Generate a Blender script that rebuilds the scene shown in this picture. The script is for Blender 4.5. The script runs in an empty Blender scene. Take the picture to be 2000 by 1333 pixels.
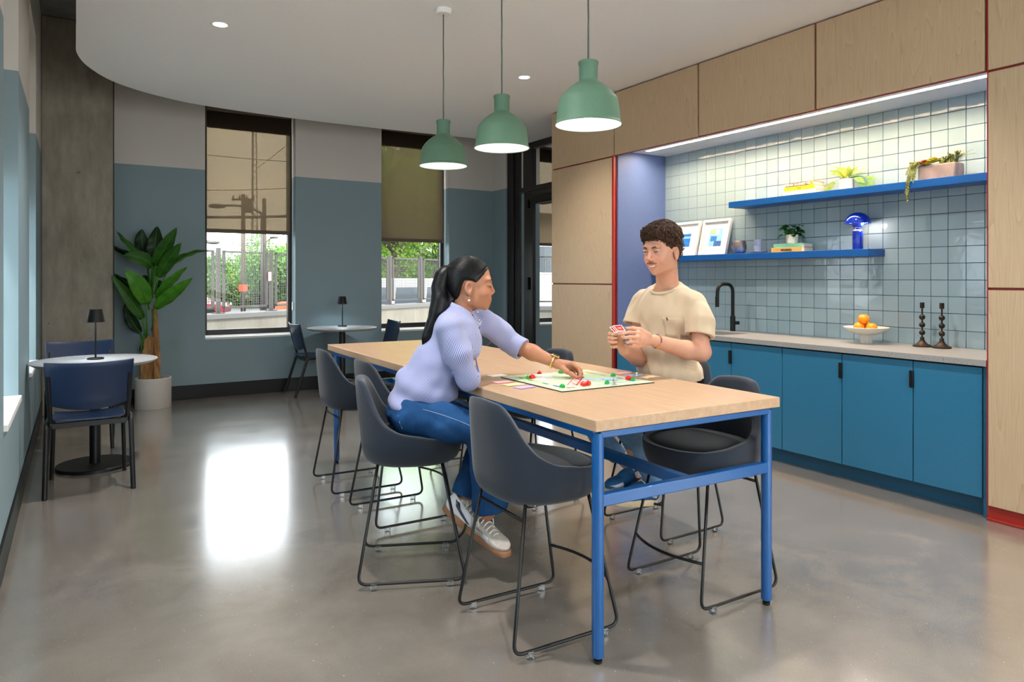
import bpy, bmesh, math, random
import numpy as np
from mathutils import Vector, Matrix, Euler
from mathutils.bvhtree import BVHTree
random.seed(7); RN = np.random.default_rng(7)
SC = bpy.context.scene
COL = SC.collection
PI = math.pi

# ------------------------------------------------------------------ camera
F_PX, YAW, Y0, EYE = 1380.0, 0.5528, 543.5, 1.35
cam_d = bpy.data.cameras.new('camera'); cam = bpy.data.objects.new('camera', cam_d); COL.objects.link(cam)
cam.location = (0, 0, EYE); cam.rotation_euler = (PI/2, 0, -YAW)
cam_d.sensor_width = 36.0; cam_d.sensor_fit = 'HORIZONTAL'; cam_d.lens = 36.0*F_PX/2000
cam_d.shift_x = 0.0; cam_d.shift_y = (Y0-666.5)/2000
cam_d.clip_start = 0.05; cam_d.clip_end = 600
SC.camera = cam
FW = np.array([math.sin(YAW), math.cos(YAW), 0]); RT = np.array([math.cos(YAW), -math.sin(YAW), 0]); UP = np.array([0, 0, 1.0])
CAMP = np.array([0, 0, EYE])
def at(u, v, d):
    """point seen at photo pixel u, v at depth d along the camera axis"""
    return CAMP + (FW*F_PX + RT*(u-1000) + UP*(Y0-v))*d/F_PX

# ------------------------------------------------------------------ view, world, sun
SC.view_settings.view_transform = 'Standard'; SC.view_settings.look = 'None'
SC.view_settings.exposure = 0.80; SC.view_settings.gamma = 1.0; SC.view_settings.use_curve_mapping = False
SC.cycles.max_bounces = 10; SC.cycles.diffuse_bounces = 5; SC.cycles.glossy_bounces = 5
SC.cycles.transmission_bounces = 8; SC.cycles.transparent_max_bounces = 16
SC.cycles.caustics_reflective = False; SC.cycles.caustics_refractive = False
SC.cycles.use_denoising = True; SC.cycles.sample_clamp_indirect = 6.0

W = bpy.data.worlds.new('sky'); SC.world = W; W.use_nodes = True
nt = W.node_tree; nt.nodes.clear()
def wn(t, **k):
    n = nt.nodes.new(t)
    for a, b in k.items(): setattr(n, a, b)
    return n
tc = wn('ShaderNodeTexCoord'); mp = wn('ShaderNodeMapping'); mp.inputs['Scale'].default_value = (1.0, 1.0, 2.6)
nz = wn('ShaderNodeTexNoise'); nz.inputs['Scale'].default_value = 4.0; nz.inputs['Detail'].default_value = 6; nz.inputs['Roughness'].default_value = .55
cr = wn('ShaderNodeValToRGB'); cr.color_ramp.elements[0].position = .30; cr.color_ramp.elements[1].position = .62
cr.color_ramp.elements[0].color = (.70, .79, .92, 1); cr.color_ramp.elements[1].color = (1, .99, .97, 1)
bg = wn('ShaderNodeBackground'); out = wn('ShaderNodeOutputWorld')
bg.inputs['Strength'].default_value = 3.9
nt.links.new(tc.outputs['Generated'], mp.inputs['Vector']); nt.links.new(mp.outputs['Vector'], nz.inputs['Vector'])
nt.links.new(nz.outputs['Fac'], cr.inputs['Fac']); nt.links.new(cr.outputs['Color'], bg.inputs['Color']); nt.links.new(bg.outputs[0], out.inputs[0])

def light(name, typ, loc, energy, color=(1, 1, 1), rot=(0, 0, 0), parent=None, **kw):
    d = bpy.data.lights.new(name, typ); d.energy = energy; d.color = color
    for k, v in kw.items(): setattr(d, k, v)
    o = bpy.data.objects.new(name, d); COL.objects.link(o); o.rotation_euler = rot
    if parent is not None:
        o.parent = parent; o.location = Vector(loc)-parent.location
    else: o.location = loc
    return o
sun = light('sun', 'SUN', (0, -20, 30), 6.5, (1, .95, .88), (math.radians(40), 0, math.radians(-16)), angle=math.radians(8))
# daylight portals at the window openings on the left wall and the far wall
LWIN = [(-2.31, -1.31), (-.18, .82), (1.95, 2.95), (4.08, 5.086), (6.21, 7.21)]
for a, b in LWIN:
    light('daylight_portal', 'AREA', (-.54, (a+b)/2, 1.28), 1, rot=(0, -PI/2, 0), shape='RECTANGLE', size=1.22, size_y=.96).data.cycles.is_portal = True
for a, b in ((1.25, 2.24), (3.35, 4.31)):
    light('daylight_portal', 'AREA', ((a+b)/2, 8.80, 1.28), 1, rot=(-PI/2, 0, 0), shape='RECTANGLE', size=.95, size_y=1.22).data.cycles.is_portal = True

light('daylight_portal', 'AREA', (5.06, -2.3, 1.7), 1, rot=(0, PI/2, 0), shape='RECTANGLE', size=2.8, size_y=3.0).data.cycles.is_portal = True  # this portal and the next serve the added, unseen glazing
light('daylight_portal', 'AREA', (2.5, -4.28, 1.7), 1, rot=(PI/2, 0, 0), shape='RECTANGLE', size=4.5, size_y=2.8).data.cycles.is_portal = True
# ------------------------------------------------------------------ materials
def C(r, g, b):
    f = lambda c: (c/255/12.92) if c/255 <= .04045 else ((c/255+.055)/1.055)**2.4
    return (f(r), f(g), f(b), 1)
class NT:
    def __init__(s, m):
        s.t = m.node_tree; s.t.nodes.clear()
    def n(s, typ, ins=None, **k):
        x = s.t.nodes.new(typ)
        for a, b in k.items(): setattr(x, a, b)
        for a, b in (ins or {}).items():
            if hasattr(b, 'node'): s.t.links.new(b, x.inputs[a])
            else: x.inputs[a].default_value = b
        return x
def newmat(name):
    m = bpy.data.materials.new(name); m.use_nodes = True
    return m, NT(m)
def ramp(N, fac, stops):
    r = N.n('ShaderNodeValToRGB', {'Fac': fac}); e = r.color_ramp.elements
    while len(e) < len(stops): e.new(.5)
    for el, (p, c) in zip(e, stops): el.position = p; el.color = c
    return r.outputs['Color']
def mix(N, fac, a, b, typ='MIX'):
    x = N.n('ShaderNodeMix', data_type='RGBA', blend_type=typ)
    for s, v in ((x.inputs[0], fac), (x.inputs[6], a), (x.inputs[7], b)):
        if hasattr(v, 'node'): N.t.links.new(v, s)
        else: s.default_value = v
    return x.outputs[2]
def noise(N, scale, detail=4, rough=.5, stretch=None, coord='Object', dist=0.0):
    t = N.n('ShaderNodeTexCoord'); v = t.outputs[coord]
    if stretch: v = N.n('ShaderNodeMapping', {'Vector': v, 'Scale': stretch}).outputs[0]
    return N.n('ShaderNodeTexNoise', {'Vector': v, 'Scale': scale, 'Detail': detail, 'Roughness': rough, 'Distortion': dist}).outputs['Fac']
def bsdf(N, col, rough=.5, metal=0.0, spec=.5, normal=None, **kw):
    ins = {'Base Color': col, 'Roughness': rough, 'Metallic': metal, 'Specular IOR Level': spec}
    if normal is not None: ins['Normal'] = normal
    ins.update({k.replace('_', ' '): v for k, v in kw.items()})
    b = N.n('ShaderNodeBsdfPrincipled', ins)
    N.n('ShaderNodeOutputMaterial', {'Surface': b.outputs[0]})
    return b
def bump(N, h, strength=.3, dist=.002):
    return N.n('ShaderNodeBump', {'Height': h, 'Strength': strength, 'Distance': dist}).outputs[0]
def plain(name, col, rough=.5, metal=0.0, spec=.5, var=.06, bumpy=0.0, nscale=60, **kw):
    """simple surface with a little procedural colour and relief variation"""
    m, N = newmat(name)
    nz = noise(N, nscale, 3)
    c0 = tuple(max(0, x*(1-var)) for x in col[:3])+(1,); c1 = tuple(min(1, x*(1+var)) for x in col[:3])+(1,)
    c = ramp(N, nz, [(.35, c0), (.65, c1)])
    bsdf(N, c, rough, metal, spec, bump(N, nz, bumpy) if bumpy else None, **kw)
    return m
def emit(name, col, s):
    m, N = newmat(name)
    e = N.n('ShaderNodeEmission', {'Color': col, 'Strength': s}); N.n('ShaderNodeOutputMaterial', {'Surface': e.outputs[0]})
    return m
M = {}

def m_twotone():
    m, N = newmat('two_tone_wall_paint')
    g = N.n('ShaderNodeNewGeometry'); s = N.n('ShaderNodeSeparateXYZ', {'Vector': g.outputs['Position']})
    f = N.n('ShaderNodeMath', {0: s.outputs['Z'], 1: 2.575}, operation='GREATER_THAN').outputs[0]
    nz = noise(N, 180, 2)
    c = mix(N, f, C(134, 156, 165), C(214, 210, 205))
    bsdf(N, c, .62, 0, .35, bump(N, nz, .06, .001)); return m
M['wall'] = m_twotone()
M['white'] = plain('white_paint', C(232, 231, 229), .6, spec=.3, var=.01)
M['ceiling'] = plain('ceiling_white_paint', C(238, 238, 238), .7, spec=.2, var=.01)
def m_floor():
    m, N = newmat('polished_concrete_floor')
    a = noise(N, .55, 8, .62, dist=.6); b = noise(N, 3.2, 8, .6, dist=.4); s = noise(N, 320, 2, .6); s2 = noise(N, 95, 1, .5)
    c = ramp(N, a, [(.28, C(108, 99, 90)), (.5, C(127, 118, 108)), (.72, C(143, 134, 124))])
    c = mix(N, .55, c, ramp(N, b, [(.3, C(106, 97, 88)), (.52, C(128, 119, 109)), (.75, C(148, 139, 129))]))
    c = mix(N, .20, c, ramp(N, s, [(.35, C(95, 90, 84)), (.65, C(180, 176, 170))]))
    c = mix(N, ramp(N, s2, [(.76, (0, 0, 0, 1)), (.80, (1, 1, 1, 1))]), c, C(202, 199, 194))
    r = ramp(N, b, [(.3, (.17,)*3+(1,)), (.7, (.27,)*3+(1,))])
    bsdf(N, c, r, 0, .5, bump(N, b, .012, .01), IOR=1.9, Coat_Weight=1.0, Coat_Roughness=.16, Coat_IOR=1.75); return m
M['floor'] = m_floor()
def m_concrete(name, c0, c1, c2, sc=1.4):
    m, N = newmat(name)
    a = noise(N, sc, 8, .62, (1, 1, .6), dist=.5); b = noise(N, 14, 6, .6, (1, 1, .25)); s = noise(N, 110, 2)
    c = ramp(N, a, [(.3, c0), (.5, c1), (.72, c2)])
    c = mix(N, .35, c, ramp(N, b, [(.3, c0), (.7, c2)]))
    pits = ramp(N, noise(N, 26, 2, .4), [(.74, (0, 0, 0, 1)), (.80, (.7, .7, .7, 1))])
    c = mix(N, pits, c, tuple(x*.55 for x in c0[:3])+(1,))
    bsdf(N, c, .8, 0, .25, bump(N, s, .25, .003)); return m
M['column'] = m_concrete('raw_concrete_column', C(118, 113, 103), C(152, 145, 133), C(184, 176, 164))
M['slab'] = m_concrete('raw_concrete_slab', C(105, 106, 103), C(132, 132, 128), C(152, 152, 148), 2.2)
M['outwall'] = m_concrete('outdoor_concrete', C(88, 83, 76), C(102, 97, 89), C(113, 108, 100), 2.0)
M['outcap'] = plain('outdoor_concrete_cap', C(80, 79, 78), .8, var=.12)
M['kerb'] = plain('pale_pavement', C(205, 202, 198), .85, var=.08)
M['asphalt'] = plain('asphalt', C(76, 76, 79), .9, var=.12, nscale=20)
M['grass'] = plain('grass', C(84, 110, 48), .9, var=.3, nscale=18)
M['base'] = plain('black_vinyl_base', C(11, 12, 14), .45, spec=.3)
def m_veneer(name, c0, c1, c2):
    m, N = newmat(name)
    t = N.n('ShaderNodeTexCoord'); oi = N.n('ShaderNodeObjectInfo')
    off = N.n('ShaderNodeVectorMath', {0: oi.outputs['Random'], 1: (7.3, 19.7, 3.1)}, operation='MULTIPLY').outputs[0]
    p = N.n('ShaderNodeVectorMath', {0: t.outputs['Object'], 1: off}, operation='ADD').outputs[0]
    # cathedral grain: rings stretched along z
    q = N.n('ShaderNodeMapping', {'Vector': p, 'Scale': (1, 4.6, .36)}).outputs[0]
    nd = N.n('ShaderNodeTexNoise', {'Vector': q, 'Scale': 1.15, 'Detail': 2, 'Roughness': .45}).outputs['Fac']
    rg = N.n('ShaderNodeMath', {0: nd, 1: 20.0}, operation='MULTIPLY').outputs[0]
    rg = N.n('ShaderNodeMath', {0: rg}, operation='FRACT').outputs[0]
    q2 = N.n('ShaderNodeMapping', {'Vector': p, 'Scale': (60, 60, 1.4)}).outputs[0]
    fi = N.n('ShaderNodeTexNoise', {'Vector': q2, 'Scale': 4, 'Detail': 3, 'Roughness': .6}).outputs['Fac']
    c = ramp(N, rg, [(0, c0), (.18, c1), (.8, c1), (1, c2)])
    c = mix(N, .5, c, ramp(N, fi, [(.3, c0), (.55, c1), (.75, c2)]))
    bsdf(N, c, .38, 0, .4, bump(N, fi, .05, .001)); return m
M['veneer'] = m_veneer('ash_veneer', C(174, 148, 117), C(192, 168, 138), C(202, 180, 150))
def m_tabletop():
    m, N = newmat('maple_tabletop')
    a = noise(N, 3, 4, .5, (14, .9, 14)); b = noise(N, 14, 3, .6, (22, 1.2, 22))
    c = ramp(N, a, [(.3, C(180, 146, 114)), (.5, C(190, 157, 125)), (.7, C(200, 169, 138))])
    c = mix(N, .35, c, ramp(N, b, [(.3, C(174, 140, 108)), (.7, C(202, 171, 141))]))
    bsdf(N, c, .33, 0, .5); return m
M['maple'] = m_tabletop()
M['red'] = plain('red_lacquer', C(150, 38, 28), .35, var=.04)
M['tile'] = None
def m_tile():
    m, N = newmat('glazed_tile')
    t = N.n('ShaderNodeTexCoord'); oi = N.n('ShaderNodeObjectInfo'); g = N.n('ShaderNodeNewGeometry')
    w = N.n('ShaderNodeTexNoise', {'Vector': g.outputs['Position'], 'Scale': 14.0, 'Detail': 2, 'Roughness': .5}).outputs['Fac']
    c = ramp(N, oi.outputs['Random'], [(0, C(146, 168, 176)), (.5, C(152, 174, 181)), (1, C(158, 179, 186))])
    bsdf(N, c, .07, 0, .5, bump(N, w, .25, .006), Coat_Weight=.4, Coat_Roughness=.04); return m
M['tile'] = m_tile()
M['grout'] = plain('blue_grout', C(44, 66, 112), .8)
M['indigo'] = plain('indigo_paint', C(80, 100, 148), .45, var=.03)
M['cab'] = plain('teal_blue_laminate', C(40, 110, 146), .38, var=.03, spec=.45)
M['cabdark'] = plain('teal_blue_plinth', C(28, 90, 122), .5, var=.03)
M['gap'] = plain('shadow_gap_black', C(10, 14, 18), .8)
M['shelfblue'] = plain('shelf_blue_lacquer', C(0, 82, 158), .38, var=.02)
M['metalblue'] = plain('table_blue_powdercoat', C(4, 84, 150), .28, var=.02, spec=.6, Coat_Weight=.3, Coat_Roughness=.15)
def m_counter():
    m, N = newmat('terrazzo_worktop')
    s = noise(N, 300, 2, .6); b = noise(N, 120, 1, .4)
    c = ramp(N, s, [(.35, C(142, 140, 138)), (.65, C(160, 158, 155))])
    c = mix(N, ramp(N, b, [(.66, (0, 0, 0, 1)), (.70, (1, 1, 1, 1))]), c, C(116, 120, 126))
    bsdf(N, c, .30, 0, .5); return m
M['counter'] = m_counter()
M['blackmetal'] = plain('black_powdercoat', C(14, 14, 15), .42, var=.05, spec=.4)
M['black'] = plain('satin_black', C(10, 10, 11), .45, spec=.3)
M['bronze'] = plain('dark_bronze_frame', C(42, 39, 39), .38, .3, var=.05)
M['iron'] = plain('cast_bronze', C(58, 48, 40), .45, .75, var=.15, bumpy=.15)
def m_fabric(name, col, sc=900, var=.22):
    m, N = newmat(name)
    s = noise(N, sc, 2, .7); b = noise(N, 7, 3)
    c = ramp(N, s, [(.3, tuple(x*(1-var) for x in col[:3])+(1,)), (.7, tuple(min(1, x*(1+var)) for x in col[:3])+(1,))])
    bsdf(N, c, .9, 0, .2, bump(N, s, .35, .0015), Sheen_Weight=.25, Sheen_Roughness=.5); return m
M['stoolfab'] = m_fabric('charcoal_wool', C(37, 44, 55))
M['stoolseat'] = m_fabric('dark_charcoal_wool', C(19, 22, 27))
M['green'] = plain('sage_green_rubber', C(94, 128, 106), .55, var=.02, spec=.35)
M['bluechair'] = plain('navy_ply_lacquer', C(12, 36, 68), .35, var=.05)
M['laminate'] = plain('grey_white_laminate', C(172, 172, 175), .45, var=.02)
M['ceramicwhite'] = plain('matte_white_ceramic', C(226, 222, 214), .5, var=.02)
M['cream'] = plain('cream_ceramic', C(236, 230, 216), .45, var=.02)
M['planter'] = plain('pale_grey_planter', C(196, 192, 186), .7, var=.04)
M['planterconc'] = m_concrete('grey_brown_planter', C(120, 106, 104), C(146, 130, 126), C(168, 152, 146), 9)
M['soil'] = plain('dark_soil', C(52, 42, 34), .95, var=.4, bumpy=.8, nscale=120)
def m_leaf(name, c0, c1, rough=.35):
    m, N = newmat(name)
    a = noise(N, 9, 3, .6); v = noise(N, 3, 2, .5, (1, 1, 1))
    c = ramp(N, a, [(.3, c0), (.7, c1)])
    b = bsdf(N, c, rough, 0, .4)
    tr = N.n('ShaderNodeBsdfTranslucent', {'Color': c}); mx = N.n('ShaderNodeMixShader', {'Fac': .42, 1: b.outputs[0], 2: tr.outputs[0]})
    N.t.nodes.remove([x for x in N.t.nodes if x.type == 'OUTPUT_MATERIAL'][0]); N.n('ShaderNodeOutputMaterial', {'Surface': mx.outputs[0]})
    return m
M['leaf_mid'] = m_leaf('banana_leaf_mid', C(44, 92, 30), C(74, 130, 44))
M['leaf_dark'] = m_leaf('banana_leaf_dark', C(20, 48, 22), C(36, 72, 32))
M['leaf_bright'] = m_leaf('banana_leaf_bright', C(66, 138, 34), C(104, 172, 54))
M['leaf_small'] = m_leaf('glossy_small_leaf', C(22, 70, 26), C(48, 112, 44), .3)
M['leaf_lime'] = m_leaf('variegated_lime_leaf', C(150, 178, 60), C(222, 226, 120), .4)
M['leaf_green'] = m_leaf('variegated_green_leaf', C(64, 128, 50), C(150, 180, 90), .4)
M['leaf_peach'] = m_leaf('peach_yellow_leaf', C(226, 196, 110), C(238, 214, 140), .45)
M['succ_olive'] = m_leaf('olive_succulent', C(110, 122, 62), C(176, 180, 110), .5)
M['succ_yellow'] = m_leaf('yellow_succulent', C(206, 190, 30), C(240, 226, 70), .5)
M['succ_red'] = m_leaf('rust_succulent', C(150, 54, 30), C(190, 90, 50), .5)
M['tree_a'] = m_leaf('tree_leaf_bright', C(104, 142, 50), C(156, 186, 88), .6)
M['tree_b'] = m_leaf('tree_leaf_mid', C(72, 112, 48), C(112, 152, 72), .6)
M['bark'] = plain('grey_bark', C(92, 82, 72), .9, var=.25, bumpy=.5, nscale=25)
def m_trunk():
    m, N = newmat('fibrous_trunk')
    a = noise(N, 14, 5, .6, (1, 1, .16), dist=1.2); b = noise(N, 60, 4, .6, (1, 1, .1))
    c = ramp(N, a, [(.3, C(96, 66, 38)), (.48, C(152, 112, 70)), (.62, C(186, 150, 104)), (.75, C(120, 84, 50))])
    bsdf(N, c, .8, 0, .25, bump(N, b, .8, .006)); return m
M['trunk'] = m_trunk()
def m_glass(name, tint=(1, 1, 1, 1), refl=.10, rough=0.0, ar=1.0):
    m, N = newmat(name)
    fr = N.n('ShaderNodeFresnel', {'IOR': 1.5}).outputs[0]
    fr = N.n('ShaderNodeMath', {0: fr, 1: ar}, operation='MULTIPLY').outputs[0]
    f = N.n('ShaderNodeMath', {0: fr, 1: refl}, operation='ADD', use_clamp=True).outputs[0]
    t = N.n('ShaderNodeBsdfTransparent', {'Color': tint}); g = N.n('ShaderNodeBsdfGlossy', {'Color': (1, 1, 1, 1), 'Roughness': rough})
    x = N.n('ShaderNodeMixShader', {'Fac': f, 1: t.outputs[0], 2: g.outputs[0]}); N.n('ShaderNodeOutputMaterial', {'Surface': x.outputs[0]})
    return m
M['glass'] = m_glass('window_glass', (.96, .98, .97, 1), .0, 0.0, .22)   # reflection scaled down so the bright added glazing barely shows
M['sideglass'] = m_glass('dimming_side_glass', (.72, .76, .77, 1), .0, 0.0, .22)  # tint added to dim the daylight from the side windows
M['fascia'] = plain('shade_fascia_brown', C(150, 132, 110), .8)
M['doorglass'] = m_glass('tinted_door_glass', (.25, .27, .27, 1), .72)
M['clear'] = m_glass('clear_plastic', (.9, .92, .93, 1), .10, .1)
def m_shade():
    m, N = newmat('screen_shade_fabric')
    w = noise(N, 700, 1)
    d = N.n('ShaderNodeBsdfDiffuse', {'Color': ramp(N, w, [(.3, C(92, 82, 70)), (.7, C(122, 110, 95))])})
    t = N.n('ShaderNodeBsdfTransparent', {'Color': (.33, .29, .235, 1)}); l = N.n('ShaderNodeBsdfTranslucent', {'Color': C(196, 180, 158)})
    a = N.n('ShaderNodeMixShader', {'Fac': .4, 1: d.outputs[0], 2: l.outputs[0]})
    x = N.n('ShaderNodeMixShader', {'Fac': .66, 1: a.outputs[0], 2: t.outputs[0]}); N.n('ShaderNodeOutputMaterial', {'Surface': x.outputs[0]})
    return m
M['shade'] = m_shade()
M['shadeband'] = plain('shade_hem_brown', C(104, 92, 76), .8)
M['led'] = emit('led_diffuser', (1, .75, .50, 1), 100.0)
M['bulb'] = emit('lamp_glow', (1, .95, .88, 1), 9.0)
M['downglow'] = emit('downlight_glow', (1, .93, .84, 1), 14.0)
M['lampcool'] = emit('table_lamp_glow', (.80, .93, 1, 1), 6.0)
M['lampwarm'] = emit('mushroom_lamp_glow', (1, .72, .55, 1), 2.6)
# ------------------------------------------------------------------ mesh helpers
class MB:
    """collects vertices and faces for one mesh object"""
    def __init__(s): s.v = []; s.f = []
    def add(s, vs, fs):
        o = len(s.v); s.v += [tuple(map(float, p)) for p in vs]; s.f += [tuple(i+o for i in f) for f in fs]; return s
    def box(s, lo, hi, rz=0.0, mat=None):
        (a, b, c), (d, e, f) = lo, hi
        vs = [(a, b, c), (d, b, c), (d, e, c), (a, e, c), (a, b, f), (d, b, f), (d, e, f), (a, e, f)]
        if rz or mat is not None:
            cx, cy = (a+d)/2, (b+e)/2
            m = mat or (Matrix.Translation((cx, cy, 0)) @ Matrix.Rotation(rz, 4, 'Z') @ Matrix.Translation((-cx, -cy, 0)))
            vs = [tuple(m @ Vector(p)) for p in vs]
        return s.add(vs, [(0, 3, 2, 1), (4, 5, 6, 7), (0, 1, 5, 4), (1, 2, 6, 5), (2, 3, 7, 6), (3, 0, 4, 7)])
    def lathe(s, prof, n=32, c=(0, 0, 0), cap0=False, cap1=False, mat=None):
        vs = []; fs = []; k = len(prof)
        for i in range(n):
            a = 2*PI*i/n
            for r, z in prof: vs.append((c[0]+r*math.cos(a), c[1]+r*math.sin(a), c[2]+z))
        for i in range(n):
            j = (i+1) % n
            for q in range(k-1): fs.append((i*k+q, j*k+q, j*k+q+1, i*k+q+1))
        if cap0: fs.append(tuple(i*k for i in range(n))[::-1])
        if cap1: fs.append(tuple(i*k+k-1 for i in range(n)))
        if mat is not None: vs = [tuple(mat @ Vector(p)) for p in vs]
        return s.add(vs, fs)
    def tube(s, path, r, n=8, closed=False, caps=True):
        P = [Vector(p) for p in path]; m = len(P)
        R = r if isinstance(r, (list, tuple)) else [r]*m
        vs = []; fs = []; up = None
        for i, p in enumerate(P):
            a = P[i-1] if (i > 0 or closed) else p; b = P[(i+1) % m] if (i < m-1 or closed) else p
            t = (b-a)
            t = t.normalized() if t.length > 1e-9 else Vector((0, 0, 1))
            if up is None: up = t.orthogonal().normalized()
            up = (up-t*up.dot(t))
            up = up.normalized() if up.length > 1e-6 else t.orthogonal().normalized()
            w = t.cross(up)
            for q in range(n):
                an = 2*PI*q/n; vs.append(tuple(p+(up*math.cos(an)+w*math.sin(an))*R[i]))
        for i in range(m if closed else m-1):
            j = (i+1) % m
            for q in range(n): fs.append((i*n+q, i*n+(q+1) % n, j*n+(q+1) % n, j*n+q))
        if caps and not closed: fs += [tuple(range(n))[::-1], tuple((m-1)*n+q for q in range(n))]
        return s.add(vs, fs)
    def prism(s, poly, z0, z1):
        n = len(poly); vs = [(x, y, z0) for x, y in poly]+[(x, y, z1) for x, y in poly]
        return s.add(vs, [tuple(range(n))[::-1], tuple(range(n, 2*n))]+[(i, (i+1) % n, n+(i+1) % n, n+i) for i in range(n)])
    def sheet(s, grid, closed_u=False):
        """grid: rows of points"""
        a = len(grid); b = len(grid[0]); vs = [p for r in grid for p in r]; fs = []
        for i in range(a-1):
            for j in range(b if closed_u else b-1):
                k = (j+1) % b; fs.append((i*b+j, i*b+k, (i+1)*b+k, (i+1)*b+j))
        return s.add(vs, fs)
    def sphere(s, c, r, n=16, m=10, sc=(1, 1, 1)):
        vs = []; fs = []
        for i in range(m+1):
            t = PI*i/m
            for j in range(n):
                a = 2*PI*j/n; vs.append((c[0]+r*sc[0]*math.sin(t)*math.cos(a), c[1]+r*sc[1]*math.sin(t)*math.sin(a), c[2]+r*sc[2]*math.cos(t)))
        for i in range(m):
            for j in range(n):
                k = (j+1) % n; fs.append((i*n+j, (i+1)*n+j, (i+1)*n+k, i*n+k))
        return s.add(vs, fs)
    def mesh(s, name):
        me = bpy.data.meshes.new(name); me.from_pydata(s.v, [], s.f); return me
    def build(s, name, mat, parent=None, smooth=False, bevel=0.0, bseg=2, world=False, solid=0.0, sub=0, clean=True, angle=None):
        me = s.mesh(name)
        bm = bmesh.new(); bm.from_mesh(me)
        if clean: bmesh.ops.remove_doubles(bm, verts=bm.verts, dist=1e-5)
        bmesh.ops.recalc_face_normals(bm, faces=bm.faces)
        bm.to_mesh(me); bm.free()
        if world and parent is not None:
            off = Vector(parent.location)
            if parent.parent is not None: off = off+Vector(parent.parent.location)
            me.transform(Matrix.Translation(-off))
        o = bpy.data.objects.new(name, me); COL.objects.link(o)
        if mat is not None:
            for q in (mat if isinstance(mat, (list, tuple)) else [mat]): me.materials.append(q)
        if parent is not None: o.parent = parent
        if solid: q = o.modifiers.new('thick', 'SOLIDIFY'); q.thickness = solid; q.offset = 0
        if bevel:
            q = o.modifiers.new('bevel', 'BEVEL'); q.width = bevel; q.segments = bseg; q.limit_method = 'ANGLE'; q.angle_limit = math.radians(35)
        if sub: q = o.modifiers.new('sub', 'SUBSURF'); q.levels = sub; q.render_levels = sub
        if smooth:
            me.polygons.foreach_set('use_smooth', [True]*len(me.polygons))
            if angle: 
                try: me.set_sharp_from_angle(angle=math.radians(angle))
                except Exception: pass
        elif bevel: 
            me.polygons.foreach_set('use_smooth', [True]*len(me.polygons))
            try: me.set_sharp_from_angle(angle=math.radians(30))
            except Exception: pass
        return o
def B(lo, hi): return MB().box(lo, hi)
def thing(name, label, cat, loc=(0, 0, 0), rz=0.0, group=None):
    o = bpy.data.objects.new(name, None); COL.objects.link(o); o.location = loc; o.rotation_euler = (0, 0, rz); o.empty_display_size = .1
    o['label'] = label; o['category'] = cat
    if group: o['group'] = group
    return o
def tag(o, label, cat, group=None):
    o['label'] = label; o['category'] = cat
    if group: o['group'] = group
    return o
def struct(o): o['kind'] = 'structure'; return o
def stuff(o): o['kind'] = 'stuff'; return o
def kids(o): return [c for c in bpy.data.objects if c.parent == o]
def dup(root, loc, rz=None, label=None, group=None):
    def cp(o, par):
        c = o.copy(); COL.objects.link(c); c.parent = par
        for ch in list(o.children): cp(ch, c)
        return c
    r = cp(root, None); r.location = loc
    if rz is not None: r.rotation_euler = (0, 0, rz)
    if label: r['label'] = label
    if group: r['group'] = group
    return r
def rounded(path, rad, seg=5):
    """polyline with rounded corners"""
    P = [Vector(p) for p in path]; out = [P[0]]
    for i in range(1, len(P)-1):
        a, b, c = P[i-1], P[i], P[i+1]; d1 = (a-b).normalized(); d2 = (c-b).normalized()
        ang = d1.angle(d2); t = min(rad/math.tan(ang/2), (a-b).length*.48, (c-b).length*.48)
        p, q = b+d1*t, b+d2*t
        for k in range(seg+1):
            s = k/seg; out.append(p*(1-s)**2+b*2*s*(1-s)+q*s*s)
    out.append(P[-1]); return out
def bez(p0, p1, p2, n=8):
    p0, p1, p2 = map(Vector, (p0, p1, p2))
    return [p0*(1-t)**2+p1*2*t*(1-t)+p2*t*t for t in [i/n for i in range(n+1)]]
def text(body, size, mat, name, parent, mw, extrude=.0006, bold=.0, space=1.0):
    c = bpy.data.curves.new(name, 'FONT'); c.body = body; c.size = size; c.extrude = extrude; c.offset = bold; c.space_character = space
    c.align_x = 'CENTER'; c.align_y = 'CENTER'; c.resolution_u = 2
    t = bpy.data.objects.new('tmp', c); COL.objects.link(t)
    me = bpy.data.meshes.new_from_object(t.evaluated_get(bpy.context.evaluated_depsgraph_get())); bpy.data.objects.remove(t)
    me.name = name; me.transform(mw); me.materials.clear(); me.materials.append(mat)
    o = bpy.data.objects.new(name, me); COL.objects.link(o); o.parent = parent; return o
def frame(origin, xa, ya):
    x = Vector(xa).normalized(); y = Vector(ya); y = (y-x*y.dot(x)).normalized(); z = x.cross(y)
    m = Matrix.Identity(4)
    for i, a in enumerate((x, y, z)):
        for j in range(3): m[j][i] = a[j]
    m.translation = Vector(origin); return m

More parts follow.
